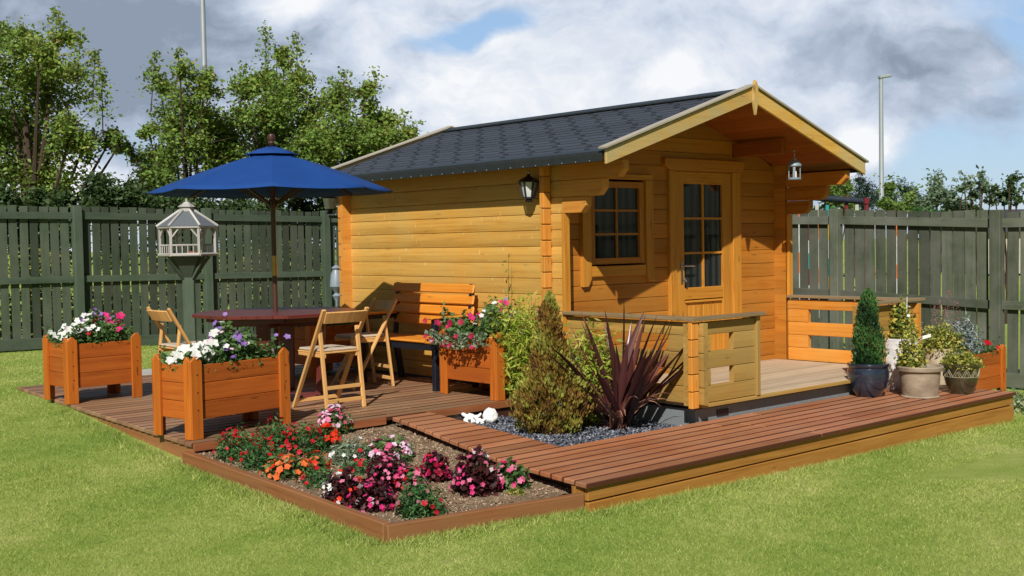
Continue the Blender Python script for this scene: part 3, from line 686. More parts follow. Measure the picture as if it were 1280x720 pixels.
b=MB(); b.box(9.93,10.03,5.62,6.985,PT-.012,PT+.016); b.box(9.05,10.08,5.54,5.6195,PT-.011,PT+.017)
b.build_each('rail_cap',M['railtop'],H,bevel=.003)
b=MB(); b.box(7.532,7.575,5.575,5.66,FZ-.0,PT-.013); b.box(9.03,9.069,5.575,5.66,FZ,PT-.013)
b.build_each('rail_end_board',M['rail'],H,bevel=.003)
b=MB(); b.box(6.775,6.84,5.555,5.585,FZ-.02,PT-.02) if False else None
# log ends crossing at the porch corner
hz=(PT-.03-FZ)/4.75
for i in range(5): b.box(6.71,6.79,5.56,5.60,FZ-.02+hz*i,FZ-.02+hz*i+hz-.006)
b.build_each('log_end',M['log'],H,bevel=.004)
b=MB(); b.box(6.90,9.9,YF+.06,YB-.02,FZ-.02,FZ+.01); H(b.build('inner_floor',M['soffit']))
# ------------------------------------------------ lanterns
def lantern(name,label,loc,h,mat,glass,hook=True,rz=.3):
    t=thing(name,label,'lantern',loc,rz,'outdoor lanterns'); r=h*.30
    b=MB(); n=6
    b.lathe([(r*.30,-h*.98),(r*.42,-h*.93),(r*.30,-h*.90),(r*.62,-h*.86),(r*.62,-h*.82)],(0,0,0),6)
    b.lathe([(r*1.12,-h*.36),(r*1.15,-h*.34),(r*.75,-h*.26),(r*.30,-h*.19),(r*.18,-h*.15),(r*.22,-h*.13),(r*.08,-h*.10)],(0,0,0),6)
    for k in range(6):
        a=2*math.pi*k/6; b.beam((math.cos(a)*r*.60,math.sin(a)*r*.60,-h*.83),(math.cos(a)*r*.94,math.sin(a)*r*.94,-h*.355),.012*h/.25,.012*h/.25)
    b.build('lantern_frame',mat,t,smooth=False)
    b=MB(); b.lathe([(r*.50,-h*.82),(r*.82,-h*.37)],(0,0,0),6); b.build('lantern_glass',glass,t)
    b=MB(); R_=h*.05
    b.tube([(0,0,-h*.11),(0,0,-h*.04)],.004,6); b.tube([(math.sin(q)*R_,0,-math.cos(q)*R_) for q in np.linspace(-2.4,2.4,10)],.004,6)
    b.build('hook',M['chrome'],t,smooth=True)
    return t
lp=at(660,211,depth([6.7,7.42,2.2])); lp=np.array([6.56,7.46,2.165])
lp=at(660.5,213,depth([6.58,7.42,2.1])); lantern('hanging_lantern','black lantern hanging from the eave on the side wall of the log house',lp,.275,M['black'],M['lampwhite'])
lp=at(993,189,depth([9.35,6.47,2.3])); t=thing('hanging_lantern','blue grey lantern with a curved lid hanging under the porch roof','lantern',lp,.2,'outdoor lanterns')
b=MB(); b.lathe([(.055,-.27),(.062,-.268),(.062,-.25),(.05,-.248)],(0,0,0),20); b.lathe([(.05,-.145),(.066,-.143),(.066,-.13),(.055,-.11),(.035,-.092),(.02,-.085),(.022,-.07),(0,-.066)],(0,0,0),20)
for k in range(4): a=R(20+90*k); b.beam((math.cos(a)*.052,math.sin(a)*.052,-.25),(math.cos(a)*.052,math.sin(a)*.052,-.14),.022,.008,up=(math.cos(a),math.sin(a),0))
b.build('lantern_frame',M['lampgrey'],t,smooth=True)
b=MB(); b.lathe([(.020,-.248),(.020,-.19),(0,-.19)],(0,0,0),12); b.build('candle',M['shell'],t,smooth=True)
b=MB(); b.tube([(0,0,-.07),(0,0,-.02)],.004,6); b.tube([(math.sin(q)*.018,0,-math.cos(q)*.018) for q in np.linspace(-2.4,2.4,10)],.004,6); b.build('hook',M['chrome'],t,smooth=True)
bk=thing('bracket_lantern','black lantern standing on a bracket at the rear corner of the log house','lantern',at(413,271,12.45),0,'outdoor lanterns')
b=MB(); b.lathe([(.05,.03),(.03,.06),(.045,.08),(.075,.20),(.10,.205),(.06,.25),(.02,.28),(.012,.31)],(0,0,0),8); b.build('lantern_frame',M['black'],bk)
b=MB(); b.lathe([(.052,.085),(.080,.195)],(0,0,0),8); b.build('lantern_glass',M['lampwhite'],bk)
b=MB(); b.beam((-.02,0,0),(.20,-.16,-.01),.02,.03); b.build('bracket',M['black'],bk)
bl=thing('garden_lamp','small blue grey garden lamp beside the rear corner of the log house','lamp',at(421,372,12.6),0)
b=MB(); b.lathe([(.05,-.75),(.05,-.73),(.015,-.70),(.015,-.04),(.04,0),(.05,.02),(.02,.05),(.075,.12),(.06,.25),(.04,.30),(.055,.32),(.03,.34),(.0,.36)],(0,0,0),14); b.build('lamp_body',M['lampgrey'],bl,smooth=True)
# ------------------------------------------------ fences
def fence(name,label,p0,p1,posts,topf,gap=.142,sw=.116,slm='green'):
    """p0->p1 line, posts by distance; slats stand behind the rails"""
    p0=Vector((p0[0],p0[1],0)); p1=Vector((p1[0],p1[1],0)); d=(p1-p0); L=d.length; d.normalize(); n=Vector((d.y,-d.x,0))  # n towards garden
    t=thing(name,label,'fence',p0)
    def W(s,off,z): q=d*s+n*off; return Vector((q.x,q.y,z))
    def gz(s): q=p0+d*s; return float(zg(q.x,q.y))
    for a,c in zip(posts[:-1],posts[1:]):
        b=MB(); s=a+.10
        while s<c-.08:
            w=sw*random.uniform(.93,1.06); top=topf(s)+random.uniform(-.012,.012); z0=gz(s)+.08
            tl=random.uniform(-.008,.008)
            b.obox(W(s+w/2,0,(top+z0)/2)+d*0,d*(w/2),n*.010,Vector((d.x*tl,d.y*tl,(top-z0)/2)))
            s+=gap
        b.build('fence_slats',M[slm],t)
        b=MB()
        tz=lambda s:topf(s)-.13
        b.beam(W(a+.05,.035,tz(a)),W(c-.05,.035,tz(c)),.045,.10)
        b.beam(W(a+.05,.035,tz(a)-.91),W(c-.05,.035,tz(c)-.91),.045,.095)
        b.beam(W(a+.05,.03,gz(a)+.10),W(c-.05,.03,gz(c)+.10),.035,.16)
        b.build('fence_rails',M['greenpost' if slm=='green' else 'greygreen'],t,bevel=.003)
    for s in posts:
        b=MB(); b.obox(W(s,.05,(topf(s)+gz(s)-.2)/2+.015),d*.062,n*.062,(0,0,(topf(s)-gz(s)+.2)/2)); b.build('fence_post',M['greenpost' if slm=='green' else 'greygreen'],t,bevel=.006)
    return t
YLF=16.7; XRF=12.66
tl_=lambda s: np.interp(s-2,[5.4,10.4,14.66],[2.19,2.13,2.05])
fence('garden_fence','dark green slatted garden fence behind the umbrella and table',(-2,YLF),(XRF,YLF),[.3,2.35,4.4,6.42,8.44,10.46,12.62,14.6],tl_,.142,.110)
n_=14000; C=np.stack([rng.uniform(2.5,12.4,n_),rng.uniform(17.2,18.6,n_),rng.uniform(0.1,1.,n_)**1.3*(1.1+.5*np.sin(np.arange(n_)*.001))+.1],1)
C[:,2]=.1+rng.uniform(0,1,n_)**1.2*(1.15+.45*np.sin(C[:,0]*2.3)*np.cos(C[:,0]*.9)); tag(leafmesh('undergrowth',C,.12,G['under'],None,aspect=.4),'tangled weeds and undergrowth seen through the left fence','undergrowth',kind='stuff')
tr_=lambda s: np.interp(16.7-s,[5.8,8.9,16.7],[1.795,1.92,2.05])
fence('garden_fence','dark green slatted garden fence right of the log house',(XRF,YLF-.15),(XRF,-6),[0.1,2.1,4.15,6.2,8.42,10.47,12.5,14.6,16.7,18.8,20.9,22.6],lambda s:tr_(s+.15),.142,.122,'greygreen')
# ------------------------------------------------ planters
def planter(label,loc,rz,w,d,h=.565,group='orange wooden planters'):
    t=thing('wooden_planter',label,'planter',loc,rz,group); pw=.09; th=.022
    bb,tb=.13,.13+3*.125
    for s in range(4):
        b=MB()
        for i in range(3):
            z0=bb+i*.125; z1=z0+.122
            if s==0: b.box(.03,w-.03,.022,.042,z0,z1)
            if s==1: b.box(.03,w-.03,d-.042,d-.022,z0,z1)
            if s==2: b.box(.022,.042,.045,d-.045,z0,z1)
            if s==3: b.box(w-.042,w-.022,.045,d-.045,z0,z1)
        b.build('side_panel',M['planter'],t,bevel=.003)
    def pt(x0): return [(x0,0),(x0+pw,0),(x0+pw,h-.035),(x0+pw*.58,h),(x0+pw*.42,h),(x0,h-.035)]
    for (cx,cy) in ((0,0),(w,0),(0,d),(w,d)):
        b=MB(); sx=1 if cx==0 else -1; sy=1 if cy==0 else -1
        x0=0 if cx==0 else w-pw; y0=0 if cy==0 else d-pw
        b.prism(pt(x0),(1,0,0),(0,0,1),(0,1,0),th,(0,0 if cy==0 else d-th,0))
        ya=y0+(th+.001 if cy==0 else 0); 
        q=[(a+(th*.0),z) for a,z in pt(y0)]
        pw2=pw-th-.001; q=[(ya,0),(ya+pw2,0),(ya+pw2,h-.035),(ya+pw2*.58,h-.003),(ya+pw2*.42,h-.003),(ya,h-.035)]
        b.prism(q,(0,1,0),(0,0,1),(1,0,0),th,(0 if cx==0 else w-th,0,0))
        b.build('corner_post',M['planterpost'],t,bevel=.003)
        b=MB(); fy=-.0012 if cy==0 else d+.0012; fx=-.0012 if cx==0 else w+.0012
        for zq in (.20,.32,.44): b.lathe([(.0055,-.001),(.0055,.001)],(0,0,0),8)
        for i_,zq in enumerate((.20,.32,.44)):
            for k_ in range(16): v_=b.v[i_*16+k_]; b.v[i_*16+k_]=(x0+pw*.55+v_[0],fy+v_[2],zq+v_[1])
        b.build_each('screw',M['darkwood'],lambda o:setattr(o,'parent',t))
    b=MB(); b.box(.045,w-.045,.045,d-.045,tb-.10,tb-.04); b.build('soil_fill',M['soil'],t)
    return t
# ------------------------------------------------ plants
def dome_points(n,c,r,h,shell=.5):
    u=rng.normal(size=(n,3)); u/=np.linalg.norm(u,axis=1)[:,None]; u[:,2]=np.abs(u[:,2])
    k=rng.uniform(shell,1,n)**.6; lump=1+.18*np.sin(u[:,0]*7+c[0]*9)*np.cos(u[:,1]*6+c[1]*5)
    return np.array(c)+u*(k*lump)[:,None]*np.array([r,r,h])
def flowers(name,C,Nrm,size,mat,parent,petals=5,cup=.25):
    if len(C)<=26 and len(C)>1:
        for c,nn in zip(C,Nrm): flowers('bloom',[c],[nn],size,mat,parent,petals,cup)
        return
    V=[];F=[];q=[];n=0
    for c,nn in zip(C,Nrm):
        nn=Vector(nn)+Vector((random.gauss(0,.3),random.gauss(0,.3),random.gauss(0,.2))); nn.normalize()
        a=nn.orthogonal().normalized(); b=nn.cross(a); s=size*random.uniform(.7,1.2)*.5; c=Vector(c); ph=random.random()*6; rv=random.random()
        for k in range(petals):
            th=ph+2*math.pi*k/petals; w=math.pi/petals*.95
            d=a*math.cos(th)+b*math.sin(th); d1=a*math.cos(th-w)+b*math.sin(th-w); d2=a*math.cos(th+w)+b*math.sin(th+w)
            V+=[c,c+d1*s*.72+nn*s*cup,c+d*s+nn*s*cup*.8,c+d2*s*.72+nn*s*cup]; F.append([n,n+1,n+2,n+3]); q+=[rv]*4; n+=4
    return npmesh(name,np.array([tuple(v) for v in V]),np.array(F),np.array(q),mat,parent)
def rel(loc,pts): return np.asarray(pts)-np.array(loc)
def plant(name,label,cat,base,r,h,leafm,nleaf,lsize,blooms=(),group=None,aspect=.45,shell=.25,stems=True,topbias=.15,lift=0,flat=1):
    """blooms: (mat key, count, size)"""
    base=np.array(base,float); t=thing(name,label,cat,tuple(base),0,group)
    c=(0,0,lift); P_=dome_points(nleaf,c,r,h,shell); P_[:,1]*=flat
    leafmesh('foliage',P_,lsize,leafm,t,up=.5,aspect=aspect)
    if stems:
        b=MB()
        for k in range(10):
            a=random.random()*6.28; e=(math.cos(a)*r*.6,math.sin(a)*r*.6*flat,lift+h*random.uniform(.5,.9)); b.tube([(e[0]*.1,e[1]*.1,-.02),(e[0]*.6,e[1]*.6,e[2]*.55),e],[.004,.003,.0015],5)
        b.build('stems',M['stem'],t)
    for (mk,cnt,sz,*rest) in blooms:
        cnt=int(cnt*1.35) if group and 'bed' in group else cnt; sz*=1.08
        sect=rest[0] if rest else None; C=[];Nn=[]
        while len(C)<cnt:
            u=rng.normal(size=3); u/=np.linalg.norm(u); u[2]=abs(u[2])
            if u[2]<topbias: continue
            if sect is not None and not sect(u): continue
            kk=random.uniform(.93,1.06); C.append(np.array(c)+u*kk*np.array([r,r*flat,h])); Nn.append(u*np.array([1,1,1.2]))
        flowers('blooms',C,Nn,sz,FL[mk],t)
    return t
M['stem']=plain('plant_stem',(.05,.08,.025),.7)
# planters with petunias
def px_planter(px,py,z=PZ): return tuple(onz(px,py,z))
def petunia_fill(loc,rz,w,d,z,label,bl,nleaf=1500,hh=.2,over=.0,leafm=None):
    c=Vector(loc)+Matrix.Rotation(rz,3,'Z')@Vector((w/2,d/2,z)); base=np.array(c)
    t=thing('petunia_plant',label,'flowering plant',tuple(base),rz,None)
    x=rng.uniform(-w/2+.02-over,w/2-.02+over,nleaf); y=rng.uniform(-d/2+.02-over,d/2-.02+over,nleaf)
    H_=hh*(.55+.45*np.sin(x*9+1)*np.cos(y*8)+.25*np.sin(x*23)*np.sin(y*19)); zz=rng.uniform(-.03,1,nleaf)*np.maximum(H_,.05)
    leafmesh('foliage',np.stack([x,y,zz],1),.045,leafm or G['bed'],t,up=.4,aspect=.55)
    for (mk,cnt,sz,x0,x1) in bl:
        C=[]; Nn=[]
        for _ in range(cnt):
            fx=random.uniform(x0,x1); xx=(fx-.5)*w*1.02; yy=random.uniform(-d/2-.02-over,d/2*.7); hz_=hh*(.55+.45*math.sin(xx*9+1)*math.cos(yy*8)+.25*math.sin(xx*23)*math.sin(yy*19))
            C.append((xx,yy,max(hz_,.05)*random.uniform(.75,1.1)+.01)); Nn.append((random.gauss(-.35,.35),random.gauss(-.6,.35),.8))
        flowers('blooms',C,Nn,sz,FL[mk],t,5,.35)
    return t
TB=.13+3*.125
la=px_planter(86,506); rz=R(2); planter('square orange wooden planter at the far left corner of the deck',la,rz,.66,.52)
petunia_fill(la,rz,.64,.50,TB-.03,'white, red and pink petunias in the far left planter',[('white',38,.07,0,.48),('red',6,.055,.3,.55),('purple',7,.055,.42,.75),('hotpink',9,.09,.6,1.0)],2600,.27)
lb=px_planter(241,551); rz=R(9); planter('large orange wooden planter at the front left corner of the deck',lb,rz,.85,.46)
petunia_fill(lb,rz,.83,.44,TB-.05,'white and violet petunias in the front left planter',[('white',38,.075,.0,.5),('palepink',8,.05,.2,.6),('purple',22,.055,.35,1.0)],3400,.29,leafm=G['bed'])
lc=(6.19,7.18,PZ); rz=R(0); planter('orange wooden planter between the bench and the bamboo',lc,rz,.54,.76)
t=petunia_fill(lc,rz,.52,.74,TB-.04,'trailing crimson and white petunias in the planter beside the bench',[('white',26,.045,.2,1.),('hotpink',10,.085,.3,1.0),('purple',8,.04,.6,1.)],3200,.34,.03)
# trailing blooms on the left face of that planter
ty=thing('trailing_petunia','dark red petunia trailing over the rim of the planter beside the bench','flowering plant',(6.17,7.56,TB+PZ))
n_=380; yy=rng.uniform(-.32,.42,n_); zz=-rng.uniform(0,.15,n_)*(1-.9*np.abs(yy-.05))+.05; leafmesh('foliage',np.stack([-.02-rng.uniform(0,.10,n_),yy,zz],1),.04,G['silverg'],ty,aspect=.6)
flowers('blooms',[(-.10-random.random()*.05,random.uniform(-.28,.40),random.uniform(-.08,.14)) for _ in range(13)],[(-1,-.5,.4)]*13,.065,FL['crimson'],ty,5,.35)
ld=(10.13,5.08,.02); ld=tuple(onz(1258,500,-.12)-np.array([.80,0,0])); planter('orange wooden planter behind the pots at the right end of the walkway',ld,0,.80,.60)
petunia_fill(ld,0,.78,.58,TB-.04,'small red geraniums in the planter at the right end of the walkway',[('red',8,.07,.0,1.),('scarlet',3,.06,0,1)],900,.2)
le=(6.02,9.75,PZ); planter('orange wooden planter behind the table near the rear of the log house',le,R(4),.66,.62)
petunia_fill(le,R(4),.64,.6,TB-.04,'leafy green plant in the planter behind the table',[('white',4,.03,0,1.)],1300,.24,leafm=G['fine'])
# flower bed plants
def BP(px,py,name,label,r,h,lm,nl,ls,bl,**k): return plant(name,label,'flowering plant',on_soil(px,py),r*.98,h*.84,lm,nl,ls,bl,group='plants in the flower bed',**k)

BP(297,574,'red_salvia','bushy red flowered plant at the left end of the flower bed',.17,.25,G['fine'],700,.038,[('red',34,.032)],aspect=.3)
BP(325,586,'red_salvia','tall green bush with few red blooms near the left bed edging',.14,.24,G['fine'],700,.036,[('red',14,.032)],aspect=.3)
BP(343,563,'red_salvia','red flowered bush directly in front of the large planter post',.18,.26,G['fine'],800,.038,[('red',36,.034)],aspect=.3)
BP(378,566,'red_salvia','red flowered bush behind the orange flowers',.17,.24,G['fine'],700,.038,[('red',26,.034)],aspect=.3)
BP(360,594,'orange_impatiens','low mound of bright orange flowers',.17,.14,G['bed'],420,.045,[('orange',38,.044),('scarlet',5,.05)])
BP(393,586,'orange_impatiens','red and orange flowers right of the orange mound',.10,.13,G['bed'],240,.04,[('scarlet',12,.042),('orange',8,.042),('red',6,.035)])
BP(400,606,'red_verbena','small leafy plant with dull red flowers below the orange mound',.14,.14,G['fine'],420,.032,[('red',14,.03)],aspect=.3)
BP(418,541,'pink_verbena','pink flower cluster at the back of the bed below the chair',.14,.24,G['bed'],420,.045,[('pink',34,.04),('palepink',22,.04)],topbias=.35)
BP(408,562,'scarlet_geranium','scarlet flowers left of the pale green plant',.11,.20,G['bed'],320,.045,[('scarlet',26,.05)],topbias=.3)
BP(440,578,'white_impatiens','pale green leafy plant with a few white flowers in mid bed',.18,.19,G['silverg'],620,.04,[('white',12,.035),('red',4,.03)],aspect=.3)
BP(475,577,'pink_impatiens','leafy plant with pink flowers beside the walkway end',.13,.17,G['bed'],380,.05,[('pink',22,.045),('palepink',12,.045)])
BP(496,572,'pale_pink_impatiens','pale lilac pink flower cluster nearest the walkway boards',.12,.18,G['bed'],340,.05,[('palepink',24,.04),('pink',10,.04)])
BP(450,590,'red_verbena','low plant with tiny dark red flowers at the middle of the bed',.16,.09,G['fine'],420,.03,[('red',9,.035)],aspect=.3)
BP(430,628,'dark_begonia','dark leaved begonia with white and red flowers near the front left',.13,.22,G['wine'],620,.038,[('white',20,.032,lambda u:u@np.array([.75,-.66,0])<-.1),('scarlet',12,.032),('pink',6,.03)],aspect=.7,topbias=-.1)
BP(466,634,'dark_begonia','dark leaved begonia with crimson flowers closest to the front edging',.15,.17,G['wine'],700,.038,[('hotpink',26,.03),('pink',10,.03)],aspect=.7,topbias=-.1)
BP(484,611,'dark_begonia','dark leaved begonia topped with many rose pink flowers',.15,.24,G['wine'],700,.038,[('pink',44,.032),('hotpink',18,.032)],aspect=.7)
BP(510,612,'pink_begonia','small begonia with mixed pink and red flowers behind the green bush',.12,.16,G['bed'],260,.045,[('pink',20,.04),('red',14,.03)])
BP(524,644,'green_bush','rounded green bush with sparse red flowers by the front edging',.15,.23,G['fine'],1200,.034,[('dusky',22,.03),('red',10,.03)],aspect=.3)
BP(544,600,'dark_begonia','wine red begonia standing alone in the bare soil',.10,.21,G['wine'],480,.036,[('darkred',24,.035),('hotpink',18,.032),('red',6,.03)],aspect=.7)
BP(593,616,'dark_begonia','tall very dark begonia with pink flowers near the walkway',.15,.30,G['wine'],800,.042,[('pink',16,.035),('hotpink',12,.03),('white',7,.035,lambda u:u[2]>.75)],aspect=.7,topbias=-.1)
BP(637,609,'pink_begonia','green leaved begonia with pink flowers at the right end of the bed',.13,.19,G['bed'],360,.05,[('pink',24,.042),('hotpink',8,.04)],aspect=.6)
BP(507,578,'seedling','tiny green seedling alone in the soil behind the wine begonia',.05,.08,G['bed'],60,.03,[])
BP(645,618,'seedling','tiny seedling in front of the rightmost begonia',.06,.05,G['varieg'],70,.03,[])
# conifer
def cone_plant(name,label,base,r,h,m,n,ls,prof,group=None,trunk=.02):
    t=thing(name,label,'shrub',tuple(base),0,group)
    k=rng.uniform(0,1,n*2); rr=np.interp(k,[p[0] for p in prof],[p[1] for p in prof])*r
    keep=rng.uniform(0,1,n*2)<(rr/r)**1.0+.1; k=k[keep][:n]; rr=rr[keep][:n]; m_=len(k)
    a=rng.uniform(0,2*np.pi,m_); lump=1+.24*np.sin(a*4+k*15)*np.cos(k*23+a)+.16*np.sin(a*9-k*37); q=rng.uniform(.30,1.0,m_)**.5*rr*lump*np.where(rng.uniform(0,1,m_)<.04,1.18,1.)
    C=np.stack([np.cos(a)*q,np.sin(a)*q,k*h],1)
    ax=np.stack([np.cos(a)*.5,np.sin(a)*.5,np.full(m_,1.1)],1)
    # colour in clumps
    cl=.5+.28*np.sin(C[:,0]*21+C[:,2]*13)+.28*np.sin(C[:,1]*19-C[:,2]*17)+rng.normal(0,.16,m_)
    leafmesh('foliage',C,ls,m,t,axis=ax,aspect=.42,rnd=np.clip(cl,0,1))
    b=MB(); b.tube([(0,0,-.03),(0,0,h*.5),(0,0,h*.92)],[trunk,trunk*.7,.003],6)
    for i in range(14):
        z=h*(.1+.06*i); an=i*2.4; rr_=np.interp(z/h,[p[0] for p in prof],[p[1] for p in prof])*r*.8; b.tube([(0,0,z),(math.cos(an)*rr_,math.sin(an)*rr_,z+rr_*.8)],[.006,.002],5)
    b.build('stem',M['bark'],t); return t
pc=onz(691,548,GZ)+FW*.28; pc[2]=GZ
cone_plant('golden_conifer','bushy bronze and green conifer in the slate bed',pc,.275,1.06,G['conifer'],10500,.038,[(0,.55),(.08,.85),(.2,1.),(.33,.92),(.45,.62),(.55,.46),(.7,.38),(.85,.27),(.95,.14),(1,.02)])
# phormium
def phormium(base):
    t=thing('flax_plant','dark wine red sword leaved flax plant in the slate bed','plant',tuple(base))
    def strip(mbV,mbF,mbR,dirv,L,w,bend,rv,tw=0):
        n0=len(mbV); seg=8; d=Vector(dirv).normalized(); side=d.cross(Vector((0,0,1)))
        if side.length<.1: side=Vector((1,0,0))
        side.normalize(); side=Matrix.Rotation(tw,3,d)@side
        p=Vector((random.gauss(0,.03),random.gauss(0,.03),0)); cur=d.copy()
        for i in range(seg+1):
            s=i/seg; ww=w*(.75+.9*s)*(1-s**3.2)*.62+.0008; up=side.cross(cur).normalized()
            mbV+= [p-side*ww+up*ww*.45,p.copy(),p+side*ww+up*ww*.45]; mbR+=[rv]*3
            cur=(cur+Vector((0,0,-bend*s/seg*3))).normalized(); p=p+cur*(L/seg)
        for i in range(seg):
            a=n0+i*3; mbF+=[(a,a+1,a+4,a+3),(a+1,a+2,a+5,a+4)]
    V=[];F=[];Q=[]
    for i in range(50):
        a=random.random()*6.283; el=random.triangular(22,85,54)
        L=random.uniform(.62,.98) if el>50 else random.uniform(.6,.95)
        d=(math.cos(a)*math.cos(R(el)),math.sin(a)*math.cos(R(el)),math.sin(R(el)))
        strip(V,F,Q,d,L,random.uniform(.032,.046),random.choice([0,.05,.12,.3]),random.random(),random.gauss(0,.5))
    # named long blades matching the silhouette
    for (px,py) in ((778,374),(838,392),(716,412),(732,402),(822,398),(858,462),(846,425),(806,402),(832,470),(762,430)):
        e=at(px,py,depth(base)+random.uniform(-.12,.12))-np.array(base); L=float(np.linalg.norm(e)); strip(V,F,Q,e,L*1.03,.036,0,random.random(),random.gauss(0,.4))
    npmesh('blades',np.array([tuple(v) for v in V]),np.array(F),np.array(Q),G['phorm'],t,smooth=True)
    V=[];F=[];Q=[]
    for i in range(16):
        a=random.uniform(2.4,6.0); d=(math.cos(a)*.55,math.sin(a)*.55,.8); strip(V,F,Q,d,random.uniform(.35,.6),.014,random.uniform(.7,1.3),random.random(),random.gauss(0,.5))
    npmesh('dried_blades',np.array([tuple(v) for v in V]),np.array(F),np.array(Q),G['dry'],t,smooth=True)
pb=onz(776,540,GZ)+FW*.15; pb[2]=GZ; phormium(pb)
# bamboo behind the conifer, two clumps
def bamboo(label,base,r,h,n,ncane):
    t=thing('bamboo',label,'plant',tuple(base),0,'bamboo clumps'); b=MB(); C=[];A=[]
    for i in range(ncane):
        a=random.random()*6.28; s=random.random()**.5; x0,y0=math.cos(a)*r*.3*s,math.sin(a)*r*.3*s; x1,y1=math.cos(a)*r*s*1.1,math.sin(a)*r*s*1.1; hh=h*random.uniform(.6,1.05)
        pts=[(x0,y0,-.02),((x0+x1)/2,(y0+y1)/2,hh*.6),(x1,y1,hh)]; b.tube(pts,[.004,.003,.001],5)
        for k in range(n//ncane):
            s_=random.uniform(.12,1.); p=Vector(pts[0]).lerp(Vector(pts[1]),s_*2) if s_<.5 else Vector(pts[1]).lerp(Vector(pts[2]),s_*2-1)
            C.append(p+Vector((random.gauss(0,.045),random.gauss(0,.045),random.gauss(0,.03)))); A.append((random.gauss(0,.8),random.gauss(0,.8),random.gauss(-.25,.6)))
    b.build('canes',M['stem'],t); leafmesh('foliage',[tuple(c) for c in C],.075,G['bamboo'],t,axis=np.array(A),aspect=.19)
pbm=onz(655,518,GZ); pbm[2]=GZ; bamboo('light green bamboo between the planter and the bronze conifer',pbm,.22,.95,4000,40)
pbm=at(735,500,9.0); pbm[2]=GZ; bamboo('light green bamboo between the conifer and the flax plant',pbm,.22,.78,1900,26)
# climbing stems up the side wall
for (px,y0,y1,lab) in ((636,390,316,'thin climbing shoot left of the corner on the side wall'),(674,400,302,'thin climbing shoot nearest the corner of the side wall')):
    p0=onz(px+2,480,GZ); q=at(px,y0,depth([6.72,7.5,1])); q1=at(px,y1,depth([6.72,7.5,1])); t=thing('climbing_shoot',lab,'plant',(q[0],q[1],.2),0)
    b=MB(); b.tube([(0,0,0),(.01,0,.7),(0,.01,q[2]-.2),(q1[0]-q[0],q1[1]-q[1],q1[2]-.2)],[.004,.003,.0025,.0015],5); b.build('stem',M['stem'],t)
    n_=26; s=rng.uniform(.25,1,n_); leafmesh('foliage',np.stack([rng.normal(0,.015,n_),rng.normal(0,.03,n_),(q1[2]-.2)*s],1),.045,G['lime'],t,aspect=.3)
# white stone ornaments
def shell(label,px,py,s,kind):
    p=onz(px,py,GZ); t=thing('stone_ornament',label,'ornament',(p[0],p[1],GZ),0,'white stones at the slate bed edge'); b=MB()
    if kind==0: b.lathe([(.0,0),(s*.5,0),(s*.9,s*.35),(s,s*.9),(s*.85,s*1.45),(s*.45,s*1.85),(0,s*1.95)],(0,0,0),14)
    else:
        b.lathe([(.0,0),(s*.8,0),(s*1.0,s*.3),(s*.7,s*.8),(s*.25,s*1.15),(0,s*1.2)],(0,0,0),9)
        for k in range(5):
            a=k*1.3; b.tube([(0,0,s*.6),(math.cos(a)*s*1.1,math.sin(a)*s*1.1,s*(.5+.35*(k%3))),(math.cos(a)*s*1.4,math.sin(a)*s*1.4,s*(.8+.5*(k%3)))],[s*.35,s*.22,.003],6)
    o=b.build('stone_body',M['shell'],t,smooth=True); tex=bpy.data.textures.new('lump','CLOUDS'); tex.noise_scale=.03
    sb=o.modifiers.new('s','SUBSURF'); sb.levels=2; sb.render_levels=2; d=o.modifiers.new('d','DISPLACE'); d.texture=tex; d.strength=.018; d.mid_level=.5
shell('spiky white stone ornament at the left corner of the slate bed',588,529,.068,1); shell('small white stone between the two larger ones',600,530,.040,1); shell('round white stone ornament, the tallest of the white stones',613,529,.064,0)
# ------------------------------------------------ pots
def pot(name,label,px,py,prof,mat,zb=WZ,extra=None,group='pots on the walkway'):
    p=onz(px,py,zb); D_=prof[0][0]; p=p+np.array([FW[0],FW[1],0])*D_; t=thing(name,label,'plant pot',(p[0],p[1],zb),0,group)
    b=MB(); b.lathe(prof,(0,0,0),40); b.build('pot_body',mat,t,smooth=True)
    ri=min(prof[-1][0],prof[-2][0])-.02; b=MB(); b.lathe([(ri,prof[-1][1]-.02),(0.0,prof[-1][1]-.015)],(0,0,0),24); b.build('soil_fill',M['soil'],t)
    return t,p
def prof(*a): return list(a)
t,p1=pot('glazed_pot','dark blue glazed pot holding a small conifer',1090,497,prof((.10,0),(.11,.01),(.15,.08),(.175,.17),(.178,.22),(.165,.255),(.176,.262),(.182,.28),(.176,.292),(.15,.292),(.14,.26)),M['potblue'])
cone_plant('potted_conifer','narrow bright green conifer in the dark blue pot',(p1[0],p1[1],WZ+.26),.135,.68,G['box'],4600,.030,[(0,.75),(.15,1.),(.35,.95),(.5,.75),(.65,.62),(.8,.55),(.93,.38),(1,.05)],trunk=.012)
t,p2=pot('tall_white_pot','tall white mottled ceramic pot behind the tan pot',1131,488,prof((.13,0),(.14,.02),(.155,.2),(.165,.42),(.17,.46),(.155,.465),(.14,.44)),M['potwhite'])
b=MB()
for (a,z_) in ((-2.5,.30),(-2.4,.28),(-2.6,.20),(-2.25,.16)): b.lathe([(0,0),(.018,.01),(.022,.03),(.0,.05)],(math.cos(a)*.155,math.sin(a)*.155,z_),8)
b.build('relief',M['slatepaint'],t)
t,p3=pot('tan_pot','tan terracotta pot with a raised rim in front of the white pot',1158,499,prof((.155,0),(.16,.008),(.15,.02),(.152,.03),(.168,.20),(.170,.225),(.192,.232),(.196,.262),(.188,.272),(.165,.27),(.155,.25)),M['pottan'])
t,p4=pot('cream_pot','cream stoneware pot between the tan and olive pots',1180,481,prof((.11,0),(.13,.1),(.15,.27),(.155,.31),(.162,.315),(.164,.335),(.15,.338),(.14,.31)),M['potcream'])
